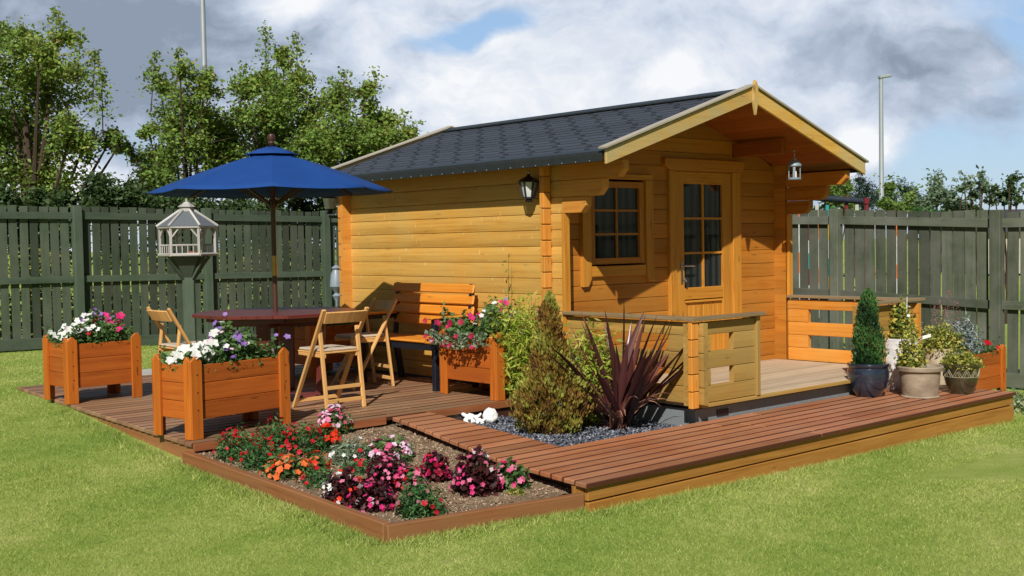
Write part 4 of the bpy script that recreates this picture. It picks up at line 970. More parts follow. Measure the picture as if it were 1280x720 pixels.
t,p5=pot('olive_pot','dark olive glazed pot with a pale zigzag relief band',1207,493,prof((.10,0),(.105,.015),(.13,.08),(.148,.16),(.155,.235),(.166,.240),(.168,.255),(.16,.262),(.142,.26),(.135,.24)),M['potolive'])
b=MB()
def rr_(z): return np.interp(z,[.08,.16,.235],[.13,.148,.155])+.002
for k in range(12):
    a=2*math.pi*k/12; 
    for (a0,z0,a1,z1) in ((a,.155,a+.26,.225),(a+.26,.225,a+.52,.155),(a+.13,.155,a+.26,.20),(a+.39,.155,a+.26,.20)):
        b.tube([(math.cos(a0)*rr_(z0),math.sin(a0)*rr_(z0),z0),(math.cos(a1)*rr_(z1),math.sin(a1)*rr_(z1),z1)],.0026,5)
b.tube([(math.cos(q)*rr_(.15),math.sin(q)*rr_(.15),.15) for q in np.linspace(0,6.283,40)],.003,5)
b.build('relief_band',M['pattern'],t)
def pp(p,z): return (p[0],p[1],WZ+z)
plant('variegated_ivy','yellow green variegated climber on a stake in the white pot','plant',pp(p2,.43),.15,.36,G['varieg'],800,.042,[('white',5,.03)],aspect=.7,shell=.3)
b=MB(); b.tube([(p2[0]+.02,p2[1]-.05,WZ+.42),(p2[0]-.01,p2[1]-.08,WZ+.84)],.004,6); tag(b.build('plant_stake',M['white']),'white stake standing in the tall white pot','stake')
plant('variegated_shrub','small leafed variegated shrub in the tan pot','plant',pp(p3-np.array([.06,-.06,0]),.25),.13,.34,G['varieg'],900,.034,[('palepink',8,.02)],aspect=.7)
plant('golden_shrub','mound of golden variegated leaves in the cream pot','plant',pp(p4,.31),.23,.26,G['varieg'],1700,.036,[],aspect=.5)
plant('trailing_variegated_plant','low golden green plant trailing from the olive pot','plant',pp(p5,.22),.19,.15,G['varieg'],1100,.034,[],aspect=.6)
q=at(1215,470,depth(p5)-.1)
plant('silver_dusty_miller','silver grey leaved plant behind the cream pot on the right','plant',pp(p4+np.array([.22,-.12,0]),.28),.19,.33,G['silver'],800,.05,[],aspect=.25)
plant('silver_dusty_miller','silver grey leaved plant behind the cream pot on the left','plant',pp(p4+np.array([-.02,.28,0]),.28),.15,.38,G['silver'],520,.05,[],aspect=.25)
# astilbe plumes
ta=thing('astilbe','dusky pink feathery flower plumes rising behind the pots','plant',pp(p4+np.array([.15,.12,0]),.3),0)
V=[]; b=MB()
for (px,py) in ((1174,382),(1186,368),(1181,392),(1196,385),(1168,388)):
    e=at(px,py,depth(p4)+.15)-np.array(ta.location); b.tube([(0,0,0),tuple(e*.5+np.array([0,0,.02])),tuple(e)],[.004,.003,.002],5)
    for _ in range(70):
        s=random.random(); w=.03*(1-s)+.004; V.append(tuple(e+np.array([random.gauss(0,w),random.gauss(0,w),-.19+.24*s])))
b.build('stems',M['stem'],ta); leafmesh('plumes',np.array(V),.018,FL['dusky'],ta,aspect=.5)
b=MB(); pq=at(1157,421,depth(p3)); b.obox(tuple(pq),tuple(RT*.045+np.array([0,0,.012])),tuple(np.cross(RT,FW)*.014),tuple(FW*.001)); tag(b.build('plant_label',M['white']),'white plastic plant tag stuck in the variegated shrub','plant tag')
# ivy ground cover in the right corner
iv=onz(1268,515,-.12); n_=1600; C=np.stack([rng.normal(iv[0]+.15,.28,n_),rng.normal(iv[1]+.25,.30,n_),-.13+rng.uniform(0,.14,n_)],1); C=C[(C[:,0]>10.13)]
o=leafmesh('ground_ivy',C,.045,G['ivy'],None,aspect=.7); tag(o,'variegated ivy creeping over the ground right of the deck end','ground cover',kind='stuff')
# ------------------------------------------------ table and umbrella
TC=np.array([5.03,8.69]); TH=PZ+.75
tb=thing('octagonal_table','dark red octagonal garden table under the blue umbrella','table',(TC[0],TC[1],PZ))
b=MB(); rt=.70; pts=[(rt*math.cos(R(22.5+45*k)),rt*math.sin(R(22.5+45*k))) for k in range(8)]
def clip(x,a): # slat boundaries inside octagon
    pass
# slatted top: boards running across, each cut to the octagon outline
ap=rt*math.cos(R(22.5)); hs_=rt*math.sin(R(22.5))
def halfw(y): y=abs(y); return ap if y<=hs_ else ap-(y-hs_)
y=-ap
while y<ap-.01:
    y1=min(y+.088,ap); 
    a0,a1=halfw(y),halfw(y1-.004)
    vs=[(-a0,y,.722),(a0,y,.722),(a1,y1-.004,.722),(-a1,y1-.004,.722)]; vs+= [(v[0],v[1],.75) for v in vs]
    b.add([Vector(v) for v in vs],[(0,3,2,1),(4,5,6,7),(0,1,5,4),(1,2,6,5),(2,3,7,6),(3,0,4,7)],[(v[0],v[1],v[2]) for v in vs]); y+=.088
b.build('table_top',M['table'],tb,bevel=.003)
b=MB()
for k in range(8):
    a=Vector((*pts[k],.705))*.80; c=Vector((*pts[(k+1)%8],.705))*.80; a.z=c.z=.700; b.beam(a,c,.03,.042)
b.build('apron',M['table'],tb,bevel=.003)
for (a,) in ((45,),(135,),(225,),(315,)):
    b=MB(); ca,sa=math.cos(R(a)),math.sin(R(a)); b.beam((ca*.36,sa*.36,.04),(ca*.40,sa*.40,.68),.11,.045,up=(ca,sa,0)); b.build('leg',M['table'],tb,bevel=.003)
b=MB()
for a in (45,135): ca,sa=math.cos(R(a)),math.sin(R(a)); b.beam((-ca*.48,-sa*.48,.03+.001*(a>50)),(ca*.48,sa*.48,.03+.001*(a>50)),.07,.055-.004*(a>50)); b.beam((-ca*.42,-sa*.42,.65),(ca*.42,sa*.42,.65),.05,.06-.004*(a>50))
b.build_each('cross_foot',M['table'],lambda o:setattr(o,'parent',tb),bevel=.003)
um=thing('garden_umbrella','blue garden umbrella with a dark wooden pole standing through the table','umbrella',(TC[0],TC[1],PZ))
UT=.865+HC-PZ; URz=.455+HC-PZ   # top and rim heights above the patio
# canopy: 8 gores with slight sag
b=MB(); n=8; rad=1.02; base_a=math.atan2(-8.69,-5.03)   # one rib points at the camera
ctr=Vector((-.02,.02,0))
segs=10; sub=4
V=[];F=[]
UT0=.80+HC-PZ
def canopy_pt(a,s,r0,zt,zr,rr):
    k=(a-base_a)/(2*math.pi/n); fr=k-math.floor(k); ed=1-4*(fr-.5)**2      # 0 at ribs
    rloc=rr*s*(math.cos(math.pi/n)/math.cos((fr-.5)*2*math.pi/n)); 
    z=zt+(zr-zt)*(s**1.12)-ed*.014*s+ .006*math.sin(math.pi*s)
    return Vector((math.cos(a)*rloc,math.sin(a)*rloc,z))
na=n*sub
grid=[[canopy_pt(base_a+2*math.pi*i/na,max(.02,j/segs),0,UT0,URz,rad) for i in range(na)] for j in range(segs+1)]
for row in grid: V+=row
for j in range(segs):
    for i in range(na):
        i2=(i+1)%na; F.append((j*na+i,j*na+i2,(j+1)*na+i2,(j+1)*na+i))
b.add(V,F); cn=b.build('canopy',M['canvas'],um,smooth=True,fix=False); cn.data.set_sharp_from_angle(angle=R(9))
sol=cn.modifiers.new('s','SOLIDIFY'); sol.thickness=.004
b=MB(); V=[];F=[]
for j,(s,dz) in enumerate(((.02,.050),(.10,.018),(.18,-.022))):
    for i in range(na):
        a=base_a+2*math.pi*i/na; fr=(i%sub)/sub; sc=1-(.0 if j<2 else .10*math.sin(math.pi*fr)); V.append(Vector((math.cos(a)*rad*s*1.25*sc,math.sin(a)*rad*s*1.25*sc,UT0+dz-.01)))
for j in range(2):
    for i in range(na): i2=(i+1)%na; F.append((j*na+i,j*na+i2,(j+1)*na+i2,(j+1)*na+i))
b.add(V,F); vt=b.build('vent_cap',M['canvas'],um,smooth=True,fix=False); s2=vt.modifiers.new('s','SOLIDIFY'); s2.thickness=.003
for k in range(8):
    a=base_a+2*math.pi*k/8; b=MB(); p_=[canopy_pt(a,s,0,UT0,URz,rad)-Vector((0,0,.014)) for s in (.03,.5,.98)]
    b.tube(p_,.009,6); r_=b.build('rib',M['darkwood'],um); b=MB(); q_=canopy_pt(a,.52,0,UT0,URz,rad)-Vector((0,0,.02)); b.beam((math.cos(a)*.03,math.sin(a)*.03,URz-.10),q_,.014,.018); b.build('strut',M['darkwood'],r_)
b=MB(); b.tube([(0,0,.02),(0,0,UT0+.02)],.021,14); b.build('pole',M['darkwood'],um,smooth=True)
b=MB(); b.tube([(0,0,1.05),(0,0,1.22)],.0235,14); b.build('brass_joint',plain('brass',(.45,.28,.08),.35,.5,.6),um,smooth=True)
b=MB(); b.lathe([(.035,URz-.13),(.04,URz-.12),(.04,URz-.07),(.03,URz-.06)],(0,0,0),12); b.build('runner',M['darkwood'],um)
b=MB(); b.lathe([(.02,UT0+.05),(.03,UT0+.07),(.022,UT0+.085),(.034,UT0+.11),(.026,UT0+.14),(0,UT0+.15)],(0,0,0),14); b.build('finial',M['darkwood'],um,smooth=True)
b=MB(); b.lathe([(.23,.0),(.23,.035),(.20,.05),(.04,.055),(.035,.16),(.0,.16)],(0,0,0),24); b.build('base',M['blackframe'],um)
# ------------------------------------------------ folding chairs
def chair(label,loc,face):
    rz=math.atan2(face[1],face[0])-math.pi/2; t=thing('folding_chair',label,'chair',loc,rz,'folding wooden chairs'); w=.205
    for s in (-1,1):
        b=MB(); b.beam((s*w,-.245,.80),(s*w,.215,0),.022,.036,up=(1,0,0)) ; b.build('long_leg',M['chair'],t,bevel=.004)
        b=MB(); b.beam((s*(w-.028),-.135,.655),(s*(w-.028),-.215,0),.02,.034,up=(1,0,0)); b.build('rear_leg',M['chair'],t,bevel=.004)
        b=MB(); b.beam((s*(w-.052),-.17,.43),(s*(w-.052),.20,.44),.018,.035); b.build('seat_rail',M['chair'],t,bevel=.003)
    b=MB()
    n=6
    for k in range(n):  # curved top rail
        x0=-w+.012+(2*w-.024)*k/n; x1=-w+.012+(2*w-.024)*(k+1)/n; f=lambda x:-.232-.018*(1-(x/w)**2)
        b.beam((x0,f(x0),.735),(x1,f(x1),.735),.016,.10,up=(0,-.5,.87))
    b.build('backrest',M['chair'],t,bevel=.002)
    for (y_,z_) in ((-.195,.18),(-.207,.075)): b=MB(); b.beam((-w+.04,y_,z_),(w-.04,y_,z_),.014,.030); b.build('stretcher',M['chair'],t,bevel=.002)
    b=MB(); b.beam((-w+.01,.185,.055),(w-.01,.185,.055),.014,.030); b.build('stretcher',M['chair'],t,bevel=.002)
    b=MB(); b.box(-.165,.165,-.175,.205,.448,.462); b.build('seat',M['chair'],t,bevel=.004)
    b=MB(); b.box(-.16,.16,-.165,.195,.463,.485); o=b.build('seat_pad',M['cushion'],t); m_=o.modifiers.new('b','BEVEL'); m_.width=.011; m_.segments=3
    return t
chair('folding wooden chair in front of the table with its back to the lawn',(5.08,7.95,PZ),(-.03,1))
chair('folding wooden chair between the table and the bench',(6.02,8.86,PZ),(-1,.12))
chair('folding wooden chair left of the table behind the large planter',(4.50,9.28,PZ),(.99,-.02))
# ------------------------------------------------ bench
bn=thing('garden_bench','orange slatted bench with a black frame against the log wall','bench',(6.5,8.63,PZ))
def BX(name,mat,*bx,bev=.006):
    b=MB(); b.box(*bx); return b.build(name,mat,bn,bevel=bev)
L2=.615
for i,(zc) in enumerate((.585,.685,.785,.885)):   # back slats lean back
    b=MB(); xo=.14+.05*(zc-.45); b.obox((xo,0,zc),(0,L2,0),(.012*.97,0,.0),(.010,0,.042)); b.build('back_slat',M['bench'],bn,bevel=.012)
for i,xc in enumerate((-.24,-.14,-.04,.06)): BX('seat_slat',M['bench'],xc-.043,xc+.043,-L2+.03,L2-.03,.42,.442)
for s in (-1,1):
    y0=s*(L2-.055); 
    b=MB(); b.box(-.275,-.225,y0-.025,y0+.025,0,.63); b.build('front_leg',M['blackframe'],bn,bevel=.004)
    b=MB(); b.beam((.20,y0,0),(.12,y0,.45),.05,.05,up=(1,0,0)); b.beam((.135,y0,.43),(.185,y0,.93),.045,.035,up=(1,0,0)); b.build('rear_leg',M['blackframe'],bn,bevel=.004)
    b=MB(); b.box(-.226,.12,y0-.022,y0+.022,.36,.418); b.box(-.27,.15,y0-.021,y0+.021,.59,.632); b.build('side_frame',M['blackframe'],bn)
    b=MB(); b.box(-.31,.14,y0-.035,y0+.035,.633,.655); b.build('armrest',M['bench'],bn,bevel=.008)
b=MB(); b.box(-.262,-.238,-L2+.08,L2-.08,.355,.412); b.build('front_beam',M['blackframe'],bn)
# ------------------------------------------------ bird table
bp=at(235,318,12.5); gzb=float(zg(bp[0],bp[1])); bt=thing('bird_table','rustic bird table with a grey felt roof and pale branch posts','bird table',(bp[0],bp[1],gzb),math.atan2(RT[1],RT[0])+.16)
fz=bp[2]-gzb
b=MB(); b.box(-.06,.06,-.06,.06,0,fz-.22); b.build('post',M['greenpost'],bt,bevel=.004)
b=MB(); b.lathe([(.06,fz-.26),(.24,fz-.03),(.24,fz-.025)],(0,0,0),6); b.build('support_cone',M['greenpost'],bt)
for k in range(4):
    a=R(45+90*k); b=MB(); b.beam((math.cos(a)*.07,math.sin(a)*.07,fz-.26),(math.cos(a)*.27,math.sin(a)*.27,fz-.03),.03,.03); b.build('brace',M['greenpost'],bt)
b=MB(); hx=[(math.cos(R(60*k))*.30,math.sin(R(60*k))*.30) for k in range(6)]
b.prism([(x,y) for x,y in hx],(1,0,0),(0,1,0),(0,0,1),.02,(0,0,fz-.02)); b.build('floor',M['rustic'],bt)
b=MB()
for k in range(6):
    a,c=hx[k],hx[(k+1)%6]; b.tube([(a[0],a[1],fz),(c[0],c[1],fz)],.018,7); b.tube([(a[0],a[1],fz+.29),(c[0],c[1],fz+.29)],.014,7)
b.build('edge_branch',M['rustic'],bt)
for k in range(6):
    a=hx[k]; b=MB(); b.tube([(a[0]*.95,a[1]*.95,fz),(a[0]*.95,a[1]*.95,fz+.29)],.017,7)
    for k2 in (-1,1):
        c=hx[(k+k2)%6]; b.tube([(a[0]*.95,a[1]*.95,fz+.17),(a[0]*.95*.7+c[0]*.3*.95,a[1]*.95*.7+c[1]*.3*.95,fz+.28)],.009,6)
    b.build('branch_post',M['rustic'],bt)
b=MB()
for k in (3,4,0):
    a,c=hx[k],hx[(k+1)%6]; b.tube([(a[0]*.95,a[1]*.95,fz+.10),(c[0]*.95,c[1]*.95,fz+.10)],.010,6)
    for s in (.2,.4,.6,.8): x_,y_=a[0]*(1-s)+c[0]*s,a[1]*(1-s)+c[1]*s; b.tube([(x_*.95,y_*.95,fz+.01),(x_*.95,y_*.95,fz+.10)],.007,5)
b.build_each('railing',M['rustic'],lambda o:setattr(o,'parent',bt))
b=MB(); vs=[(x*1.06,y*1.06,fz+.30) for x,y in hx]+[(x*.24,y*.24,fz+.465) for x,y in hx]; b.add([Vector(v) for v in vs],[(k,(k+1)%6,(k+1)%6+6,k+6) for k in range(6)]+[tuple(range(5,-1,-1)),tuple(range(6,12))]); b.build('roof',M['bird_roof'],bt)
b=MB()
for k in range(6): x,y=hx[k]; b.tube([(x*1.07,y*1.07,fz+.305),(x*.24,y*.24,fz+.475)],.013,6)
b.lathe([(.075,fz+.46),(.075,fz+.51),(.095,fz+.51),(.03,fz+.56),(.012,fz+.565),(.012,fz+.60),(0,fz+.60)],(0,0,0),6); b.build('roof_trim',M['rustic'],bt)
tp=thing('terracotta_dish','small terracotta seed dish on the bird table floor','dish',(bp[0]+.04,bp[1]-.05,bp[2]+.001)); b=MB(); b.lathe([(.04,.0),(.06,.035),(.055,.035),(.03,.01)],(0,0,0),14); b.build('dish_body',plain('terracotta',(.4,.16,.08),.8),tp,smooth=True)
# ------------------------------------------------ street lamps, swing, far house
def lamppost(label,px,pyb,pyt,D,w,head):
    p=at(px,pyb,D); top=at(px,pyt,D); t=thing('street_lamp',label,'street lamp',(p[0],p[1],0),0,'street lamps'); h=top[2]
    b=MB(); b.tube([(0,0,0),(0,0,h*.25),(0,0,h*.26),(0,0,h)],[w,w,w*.8,w*.6],12); b.build('pole',M['steel'],t,smooth=True)
    b=MB(); d=RT*.9+FW*.1; b.obox(tuple(np.array([0,0,h+.04])+d*.12),tuple(d*.19+np.array([0,0,.03])),tuple(np.cross(d,[0,0,1])*.09),(0,0,.045)); b.build('lamp_head',M['steel'],t,bevel=.02)
    return t
lamppost('tall grey street lamp standing behind the trees on the left',260,250,-160,26,.085,1)
lamppost('grey street lamp seen right of the log house roof',1102,262,98,32,.09,1)
sw=thing('swing_frame','dark swing frame with red joints behind the right fence','swing',(14.6,9.6,0))
pA=at(1004,246,16.5); pB=at(1084,252,16.0); base=np.array([14.6,9.6,0])
b=MB(); b.tube([tuple(pA-base),tuple(pB-base)],.042,10); b.build('top_bar',M['slatepaint'],sw,smooth=True)
for (px,py,D,mk) in ((1083,251,16.0,'redp'),(1058,249,16.2,'redp')):
    q=at(px,py,D)-base; b=MB(); b.tube([tuple(q+np.array([0,0,.02])),(q[0],q[1],0)],.03,8); b.build('leg',M[mk],sw,smooth=True)
    b=MB(); b.lathe([(.045,-.04),(.045,.04)],tuple(q),10); b.build('joint',M['redp'],sw)
for i,(px,mk1,mk2) in enumerate(((997,'orangep','rope'),(1009,'teal','redp'),(1021,'rope','orangep'),(1034,'teal','yellow'),(1049,'rope','rope'),(1071,'rope','orangep'),(1096,'orangep','rope'),(1110,'rope','orangep'),(1122,'orangep','rope'))):
    q=at(px,250,16.3)-base; zt=min(q[2],pB[2]-.03) if px<1086 else 1.75
    z_=zt; k_=0
    while z_>.35:
        zn=max(.35,z_-random.uniform(.16,.3)); b=MB(); b.tube([(q[0],q[1],z_),(q[0],q[1],zn+.001)],.026,6); b.build('rope_band',M[(mk1,mk2,'rope')[k_%3]],sw); z_=zn; k_+=1
hp=at(1270,262,48); fh=thing('distant_house','distant house with a dark tiled roof beyond the right fence','house',(hp[0],hp[1],0),R(-40))
b=MB(); b.box(-2.5,9,-3,3,0,1.6); b.build('wall',M['stonewall'],fh)
b=MB(); b.prism([(-3.3,1.6),(3.3,1.6),(0,2.55)],(0,1,0),(0,0,1),(1,0,0),12,(-3,0,0)); b.build('roof',M['brick'],fh)
# ------------------------------------------------ trees
def tree(name,label,px,pyb,D,blobs,nleaf,ls,m,group='trees beyond the fence',trunk=.12,depthr=1.,sub=15,shoots=(),cat='tree',subr=.25,leafasp=.6):
    """blobs in picture-plane metres from pixel positions: (px,py,r_px)"""
    p=at(px,pyb,D); base=np.array([p[0],p[1],0.]); t=thing(name,label,cat,tuple(base),0,group); C=[];tot=sum(b[2]**2 for b in blobs); wood_=MB()
    cen=[]
    for (bx,by,br) in blobs:
        r=br/FPX*D; dd=random.uniform(-1,1)*depthr; c=at(bx,by,D+dd)-base; cen.append((c,r))
        k=max(3,int(sub*(br**2/(tot/len(blobs))))) ; n=int(nleaf*br**2/tot)
        for j in range(k):
            u=rng.normal(size=3); u/=np.linalg.norm(u); u*=np.array([1,1,1.05]); cc=c+u*r*random.uniform(.25,.95)
            nn=n//k; q=rng.normal(size=(nn,3))*r*subr*np.array([1,1,.85]); C.append(cc+q)
        # limb
        mid=np.array([c[0]*.35,c[1]*.35,c[2]*.55]); wood_.tube([(0,0,max(.2,c[2]*.25)),tuple(mid),tuple(c)],[trunk*.5,trunk*.28,.012],6)
        for j in range(4):
            e=c+rng.normal(size=3)*r*.6; wood_.tube([tuple(c),tuple(e)],[.012,.004],4)
    for (sx,sy0,sy1) in shoots:   # upright leafy shoots
        a=at(sx,sy0,D)-base; e=at(sx+random.uniform(-4,8),sy1,D)-base; nn=int(abs(sy0-sy1)*4.5); s=rng.uniform(0,1,nn)[:,None]
        C.append(a+(e-a)*s+rng.normal(size=(nn,3))*(.15*(1-s*.7))); wood_.tube([tuple(a-np.array([0,0,.3])),tuple(e)],[.012,.004],4)
    hmax=max(c[2] for c,_ in cen); wood_.tube([(0,0,0),(.05,0,hmax*.35),(0,.05,hmax*.7)],[trunk,trunk*.75,trunk*.35],8)
    wood_.build('trunk',M['bark'],t); C=np.concatenate(C)
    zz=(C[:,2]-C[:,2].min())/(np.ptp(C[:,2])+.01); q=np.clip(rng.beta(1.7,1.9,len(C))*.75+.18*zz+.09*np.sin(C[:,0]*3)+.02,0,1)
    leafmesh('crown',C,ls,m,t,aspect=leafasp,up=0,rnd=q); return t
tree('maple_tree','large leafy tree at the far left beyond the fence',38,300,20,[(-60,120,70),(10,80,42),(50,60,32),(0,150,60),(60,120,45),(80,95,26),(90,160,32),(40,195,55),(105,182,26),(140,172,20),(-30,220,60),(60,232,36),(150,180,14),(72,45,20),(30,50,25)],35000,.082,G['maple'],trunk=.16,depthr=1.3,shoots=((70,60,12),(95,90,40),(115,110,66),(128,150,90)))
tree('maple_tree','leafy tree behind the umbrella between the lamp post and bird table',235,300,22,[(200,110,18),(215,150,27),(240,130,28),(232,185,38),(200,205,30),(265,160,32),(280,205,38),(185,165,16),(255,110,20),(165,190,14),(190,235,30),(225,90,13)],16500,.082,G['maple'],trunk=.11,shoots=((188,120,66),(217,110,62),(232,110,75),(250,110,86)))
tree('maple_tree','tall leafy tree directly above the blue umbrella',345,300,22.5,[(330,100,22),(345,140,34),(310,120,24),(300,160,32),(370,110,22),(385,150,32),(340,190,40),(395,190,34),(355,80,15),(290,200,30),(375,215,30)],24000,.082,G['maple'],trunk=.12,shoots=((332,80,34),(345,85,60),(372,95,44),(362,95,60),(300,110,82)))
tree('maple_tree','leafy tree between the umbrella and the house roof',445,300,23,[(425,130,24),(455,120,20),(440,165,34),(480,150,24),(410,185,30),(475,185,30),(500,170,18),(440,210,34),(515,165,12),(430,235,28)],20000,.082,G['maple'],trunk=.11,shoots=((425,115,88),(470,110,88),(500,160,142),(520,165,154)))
for i,(px,w,lab) in enumerate(((60,60,'dark hedge bush low behind the fence at the far left'),(140,50,'dark hedge bush behind the fence left of the bird table'),(215,50,'dark hedge bush right behind the bird table roof'),(300,60,'dark hedge bush behind the fence under the umbrella'),(385,50,'dark hedge bush behind the fence at the rear corner of the log house'),(-15,45,'dark hedge bush at the left edge behind the fence'))):
    top=[232,215,228,236,240,225][i]
    tree('hedge_bush',lab,px,300,(19.4,19.6,20.4,21.6,22.4,18.8)[i],[(px-w*.5,top+28,22),(px,top+24,24),(px+w*.5,top+28,22),(px-w*.25,top+52,28),(px+w*.3,top+52,28),(px,top+90,30)],7000,.085,G['dark'],group='hedge bushes beyond the fence',trunk=.05,depthr=.3,cat='bush',subr=.3,sub=9)
# right side
D4=30
tree('pine_tree','dark pine tree farthest left of the right hand group',1066,290,44,[(1060,252,18),(1085,240,16),(1075,225,9),(1085,262,18),(1050,262,16)],7000,.11,G['pine'],group='dark pines beyond the right fence',trunk=.15,leafasp=.3,depthr=1.5)
tree('pine_tree','dark pine tree right behind the street lamp',1125,290,44,[(1110,250,16),(1128,238,13),(1140,250,12),(1120,265,16),(1147,262,10),(1112,235,8)],7000,.11,G['pine'],group='dark pines beyond the right fence',trunk=.15,leafasp=.3,depthr=1.5)
tree('sapling','light green leafy tree beside the eave of the house roof',1045,290,24,[(1040,240,16),(1030,232,12),(1056,236,12),(1040,260,16),(1060,258,14)],2600,.085,G['lime'],group='young trees beyond the right fence',trunk=.05,depthr=.5)
tree('sapling','yellow green sapling right behind the street lamp post',1115,290,22,[(1108,255,10),(1112,235,7),(1140,258,10),(1138,245,7),(1125,262,9)],1500,.08,G['lime'],group='young trees beyond the right fence',trunk=.04,depthr=.4,shoots=((1110,240,222),(1138,248,236)))
tree('sapling','tallest pale green sapling with an upright leader right of the lamp post',1170,290,21,[(1170,245,13),(1160,255,12),(1185,250,12),(1172,228,6),(1195,262,11)],2200,.08,G['silverg'],group='young trees beyond the right fence',trunk=.04,depthr=.4,shoots=((1170,235,216),(1166,235,222)))
tree('sapling','low dark green bush between the two pale saplings',1200,290,22,[(1200,258,13),(1188,262,10),(1215,262,11)],1300,.08,G['dark'],group='young trees beyond the right fence',trunk=.04,depthr=.4)
tree('sapling','feathery grey green sapling second from the right edge',1222,290,20,[(1205,234,7),(1215,245,9),(1228,235,9),(1238,250,8),(1226,222,5),(1212,230,5)],620,.085,G['silverg'],group='young trees beyond the right fence',trunk=.03,depthr=.4,shoots=((1225,240,217),(1200,240,222)))
tree('sapling','sparse dark leaved sapling nearest the right edge',1258,290,20,[(1243,240,8),(1255,248,10),(1265,238,8),(1272,250,7),(1262,228,5)],560,.085,G['dark'],group='young trees beyond the right fence',trunk=.03,depthr=.4,shoots=((1262,240,218),(1270,240,222)))
for (px,lab,w) in ((1030,'low bush peeping over the fence beside the porch roof',26),(1160,'low green bush behind the fence below the saplings',24)):
    tree('hedge_bush',lab,px,300,17.5,[(px-w*.5,268,9),(px+w*.4,268,9),(px,285,14)],1200,.07,G['fine'],group='low bushes beyond the right fence',trunk=.03,depthr=.2,cat='bush',subr=.3,sub=9)
# ------------------------------------------------ world
w=bpy.data.worlds.new('World'); scn.world=w; w.use_nodes=True; nt=w.node_tree; nt.nodes.clear()
SD=np.array([1.071,.892,-1.142]); SD/=np.linalg.norm(SD); EL=math.asin(-SD[2])
sky=nt.nodes.new('ShaderNodeTexSky'); sky.sky_type='NISHITA'; sky.sun_disc=False; sky.sun_elevation=EL
az=math.atan2(-SD[0],-SD[1]); sky.sun_rotation=az; sky.air_density=1.; sky.dust_density=.6; sky.ozone_density=2.
tc=nt.nodes.new('ShaderNodeTexCoord'); vec=tc.outputs['Generated']
def vmath(op,a,b=None,s=None):
    n=nt.nodes.new('ShaderNodeVectorMath'); n.operation=op
    for i,v in enumerate((a,b)):
        if v is None: continue
        if isinstance(v,tuple): n.inputs[i].default_value=v
        else: nt.links.new(v,n.inputs[i])
    if s is not None: n.inputs['Scale'].default_value=s
    return n
warp=nt.nodes.new('ShaderNodeTexNoise'); warp.inputs['Scale'].default_value=8; warp.inputs['Detail'].default_value=9; nt.links.new(vec,warp.inputs['Vector'])
wv=vmath('SUBTRACT',warp.outputs['Color'],(.5,.5,.5)).outputs[0]; wv=vmath('SCALE',wv,None,.10).outputs[0]; wd=vmath('ADD',vec,wv).outputs[0]
def blob(px,py,rpx,amp,asp=1.6):
    """soft patch of the given pixel-size around a direction, wider than tall"""
    d=ray(px,py); m=nt.nodes.new('ShaderNodeMapping'); m.inputs['Scale'].default_value=(1,1,asp); nt.links.new(wd,m.inputs[0])
    s=vmath('DISTANCE',m.outputs[0],(d[0],d[1],d[2]*asp)); mr=nt.nodes.new('ShaderNodeMapRange'); mr.interpolation_type='SMOOTHSTEP'
    mr.inputs['From Min'].default_value=rpx/FPX*.25; mr.inputs['From Max'].default_value=rpx/FPX*1.1; mr.inputs['To Min'].default_value=amp; mr.inputs['To Max'].default_value=0
    nt.links.new(s.outputs['Value'],mr.inputs[0]); return mr.outputs[0]
def addall(x,lst):
    for l in lst: x=math_(nt,'ADD',x,l)
    return x
n1=noise(nt,mapping(nt,wd,(1,1,1.9)),6.5,13,.58,0)
mo=nt.nodes.new('ShaderNodeMapping'); mo.inputs['Location'].default_value=(-.03,-.01,.055); mo.inputs['Scale'].default_value=(1,1,1.9); nt.links.new(wd,mo.inputs[0]); n1b=noise(nt,mo.outputs[0],6.5,13,.58,0)
n2=noise(nt,mapping(nt,vec,(1,1,2.4)),4.5,10,.60,.3)
bri=math_(nt,'ADD',math_(nt,'ADD',math_(nt,'MULTIPLY',n1,.9),.13),math_(nt,'MULTIPLY',math_(nt,'SUBTRACT',n1,n1b),.85))
bri=addall(bri,[blob(60,40,240,-.30),blob(240,95,200,-.28,1.3),blob(140,110,140,-.18),blob(1090,110,230,-.09,2.),blob(900,80,180,-.05,2.),blob(1200,60,200,-.08,1.6),blob(560,130,140,.24,2.),blob(640,70,120,.06,1.4),blob(480,60,100,.14),blob(790,40,120,.03),blob(700,5,200,-.10,2.),blob(1050,190,80,.45,2.),blob(340,5,70,.2),blob(130,225,100,.5,2.),blob(830,105,60,.2)])
cc=ramp(nt,bri,[(.12,(.28,.34,.44)),(.34,(.46,.54,.67)),(.54,(.66,.73,.85)),(.84,(.95,.97,1.0))])
cov=math_(nt,'ADD',math_(nt,'MULTIPLY',n2,2.0),-.34)
sz_=nt.nodes.new('ShaderNodeSeparateXYZ'); nt.links.new(vec,sz_.inputs[0])
cov=math_(nt,'SUBTRACT',cov,math_(nt,'MULTIPLY',math_(nt,'MAXIMUM',math_(nt,'SUBTRACT',sz_.outputs[2],.30),0),4.))  # clouds thinned high above the view to weaken the fill light
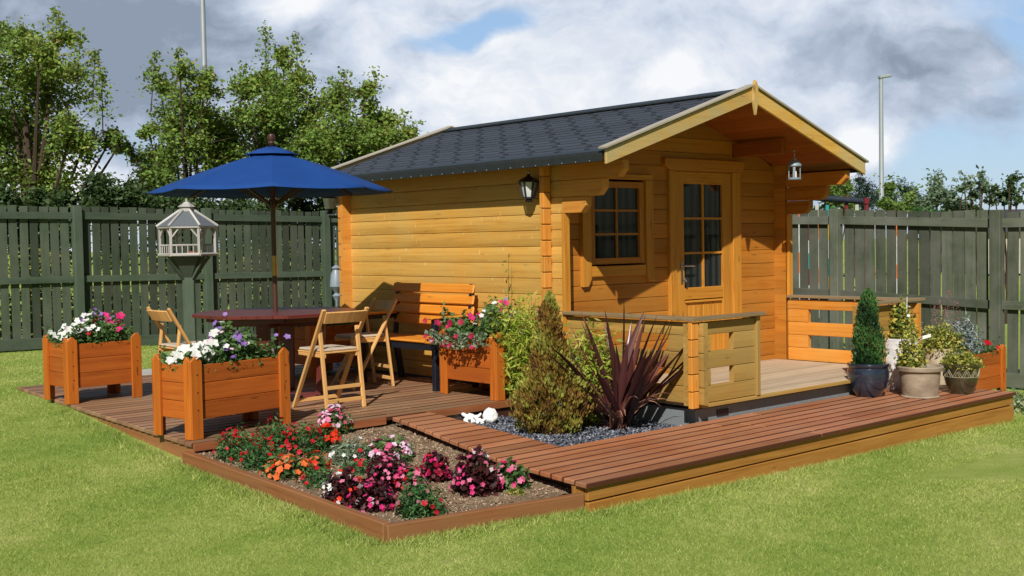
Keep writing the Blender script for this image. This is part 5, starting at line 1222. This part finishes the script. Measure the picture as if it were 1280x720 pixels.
cov=addall(cov,[blob(150,40,300,.5,1.2),blob(720,80,420,.36,1.5),blob(1080,110,230,.5,2.),blob(1040,190,80,.35,2.),blob(130,235,110,.3,2.),blob(1200,200,150,-.62,2.2),blob(1280,40,60,-.4,2.),blob(628,22,80,-.75,2.4),blob(575,48,80,-.45,3.4),blob(160,165,70,-.5,2.)])
cf=ramp(nt,cov,[(.34,0.),(.86,1.)])
skyc=vmath('SCALE',sky.outputs[0],None,.11).outputs[0]
skyc=mix(nt,.55,skyc,(.36,.56,.88))
vd=vmath('DOT_PRODUCT',vec,(float(FW[0]),float(FW[1]),0.)).outputs['Value']
mrr=nt.nodes.new('ShaderNodeMapRange'); mrr.inputs['From Min'].default_value=.4; mrr.inputs['From Max'].default_value=.82; nt.links.new(vd,mrr.inputs[0])   # sky outside the view is dimmed and cleared of cloud to cut fill
cf=math_(nt,'MULTIPLY',cf,mrr.outputs[0],True)
skyc=mix(nt,mrr.outputs[0],vmath('SCALE',sky.outputs[0],None,.036).outputs[0],skyc)
fin=mix(nt,cf,skyc,cc)
lowd=ramp(nt,sz_.outputs[2],[(.0,0.),(.0,1.)]) 
bg=nt.nodes.new('ShaderNodeBackground'); nt.links.new(fin,bg.inputs[0]); bg.inputs[1].default_value=.98
wo=nt.nodes.new('ShaderNodeOutputWorld'); nt.links.new(bg.outputs[0],wo.inputs[0])
# ------------------------------------------------ sun
sl=bpy.data.lights.new('sun','SUN'); sl.energy=5.0; sl.angle=R(.5); sl.color=(1,.96,.89); so=bpy.data.objects.new('sun',sl); col.objects.link(so)
so.rotation_euler=Vector(SD).to_track_quat('-Z','Y').to_euler(); so.location=(-5,-5,8)
# ------------------------------------------------ camera
cd=bpy.data.cameras.new('camera'); cd.sensor_width=36; cd.lens=FPX/1280*36; cd.clip_end=2000; cam=bpy.data.objects.new('camera',cd); col.objects.link(cam)
m4=Matrix.Identity(4)
for i in range(3):
    for j in range(3): m4[i][j]=RM[i][j]
m4.translation=Vector(CAMP); cam.matrix_world=m4; scn.camera=cam
scn.view_settings.view_transform='Standard'; scn.view_settings.look='None'; scn.view_settings.exposure=0; scn.view_settings.gamma=1
scn.render.resolution_x=1024; scn.render.resolution_y=576
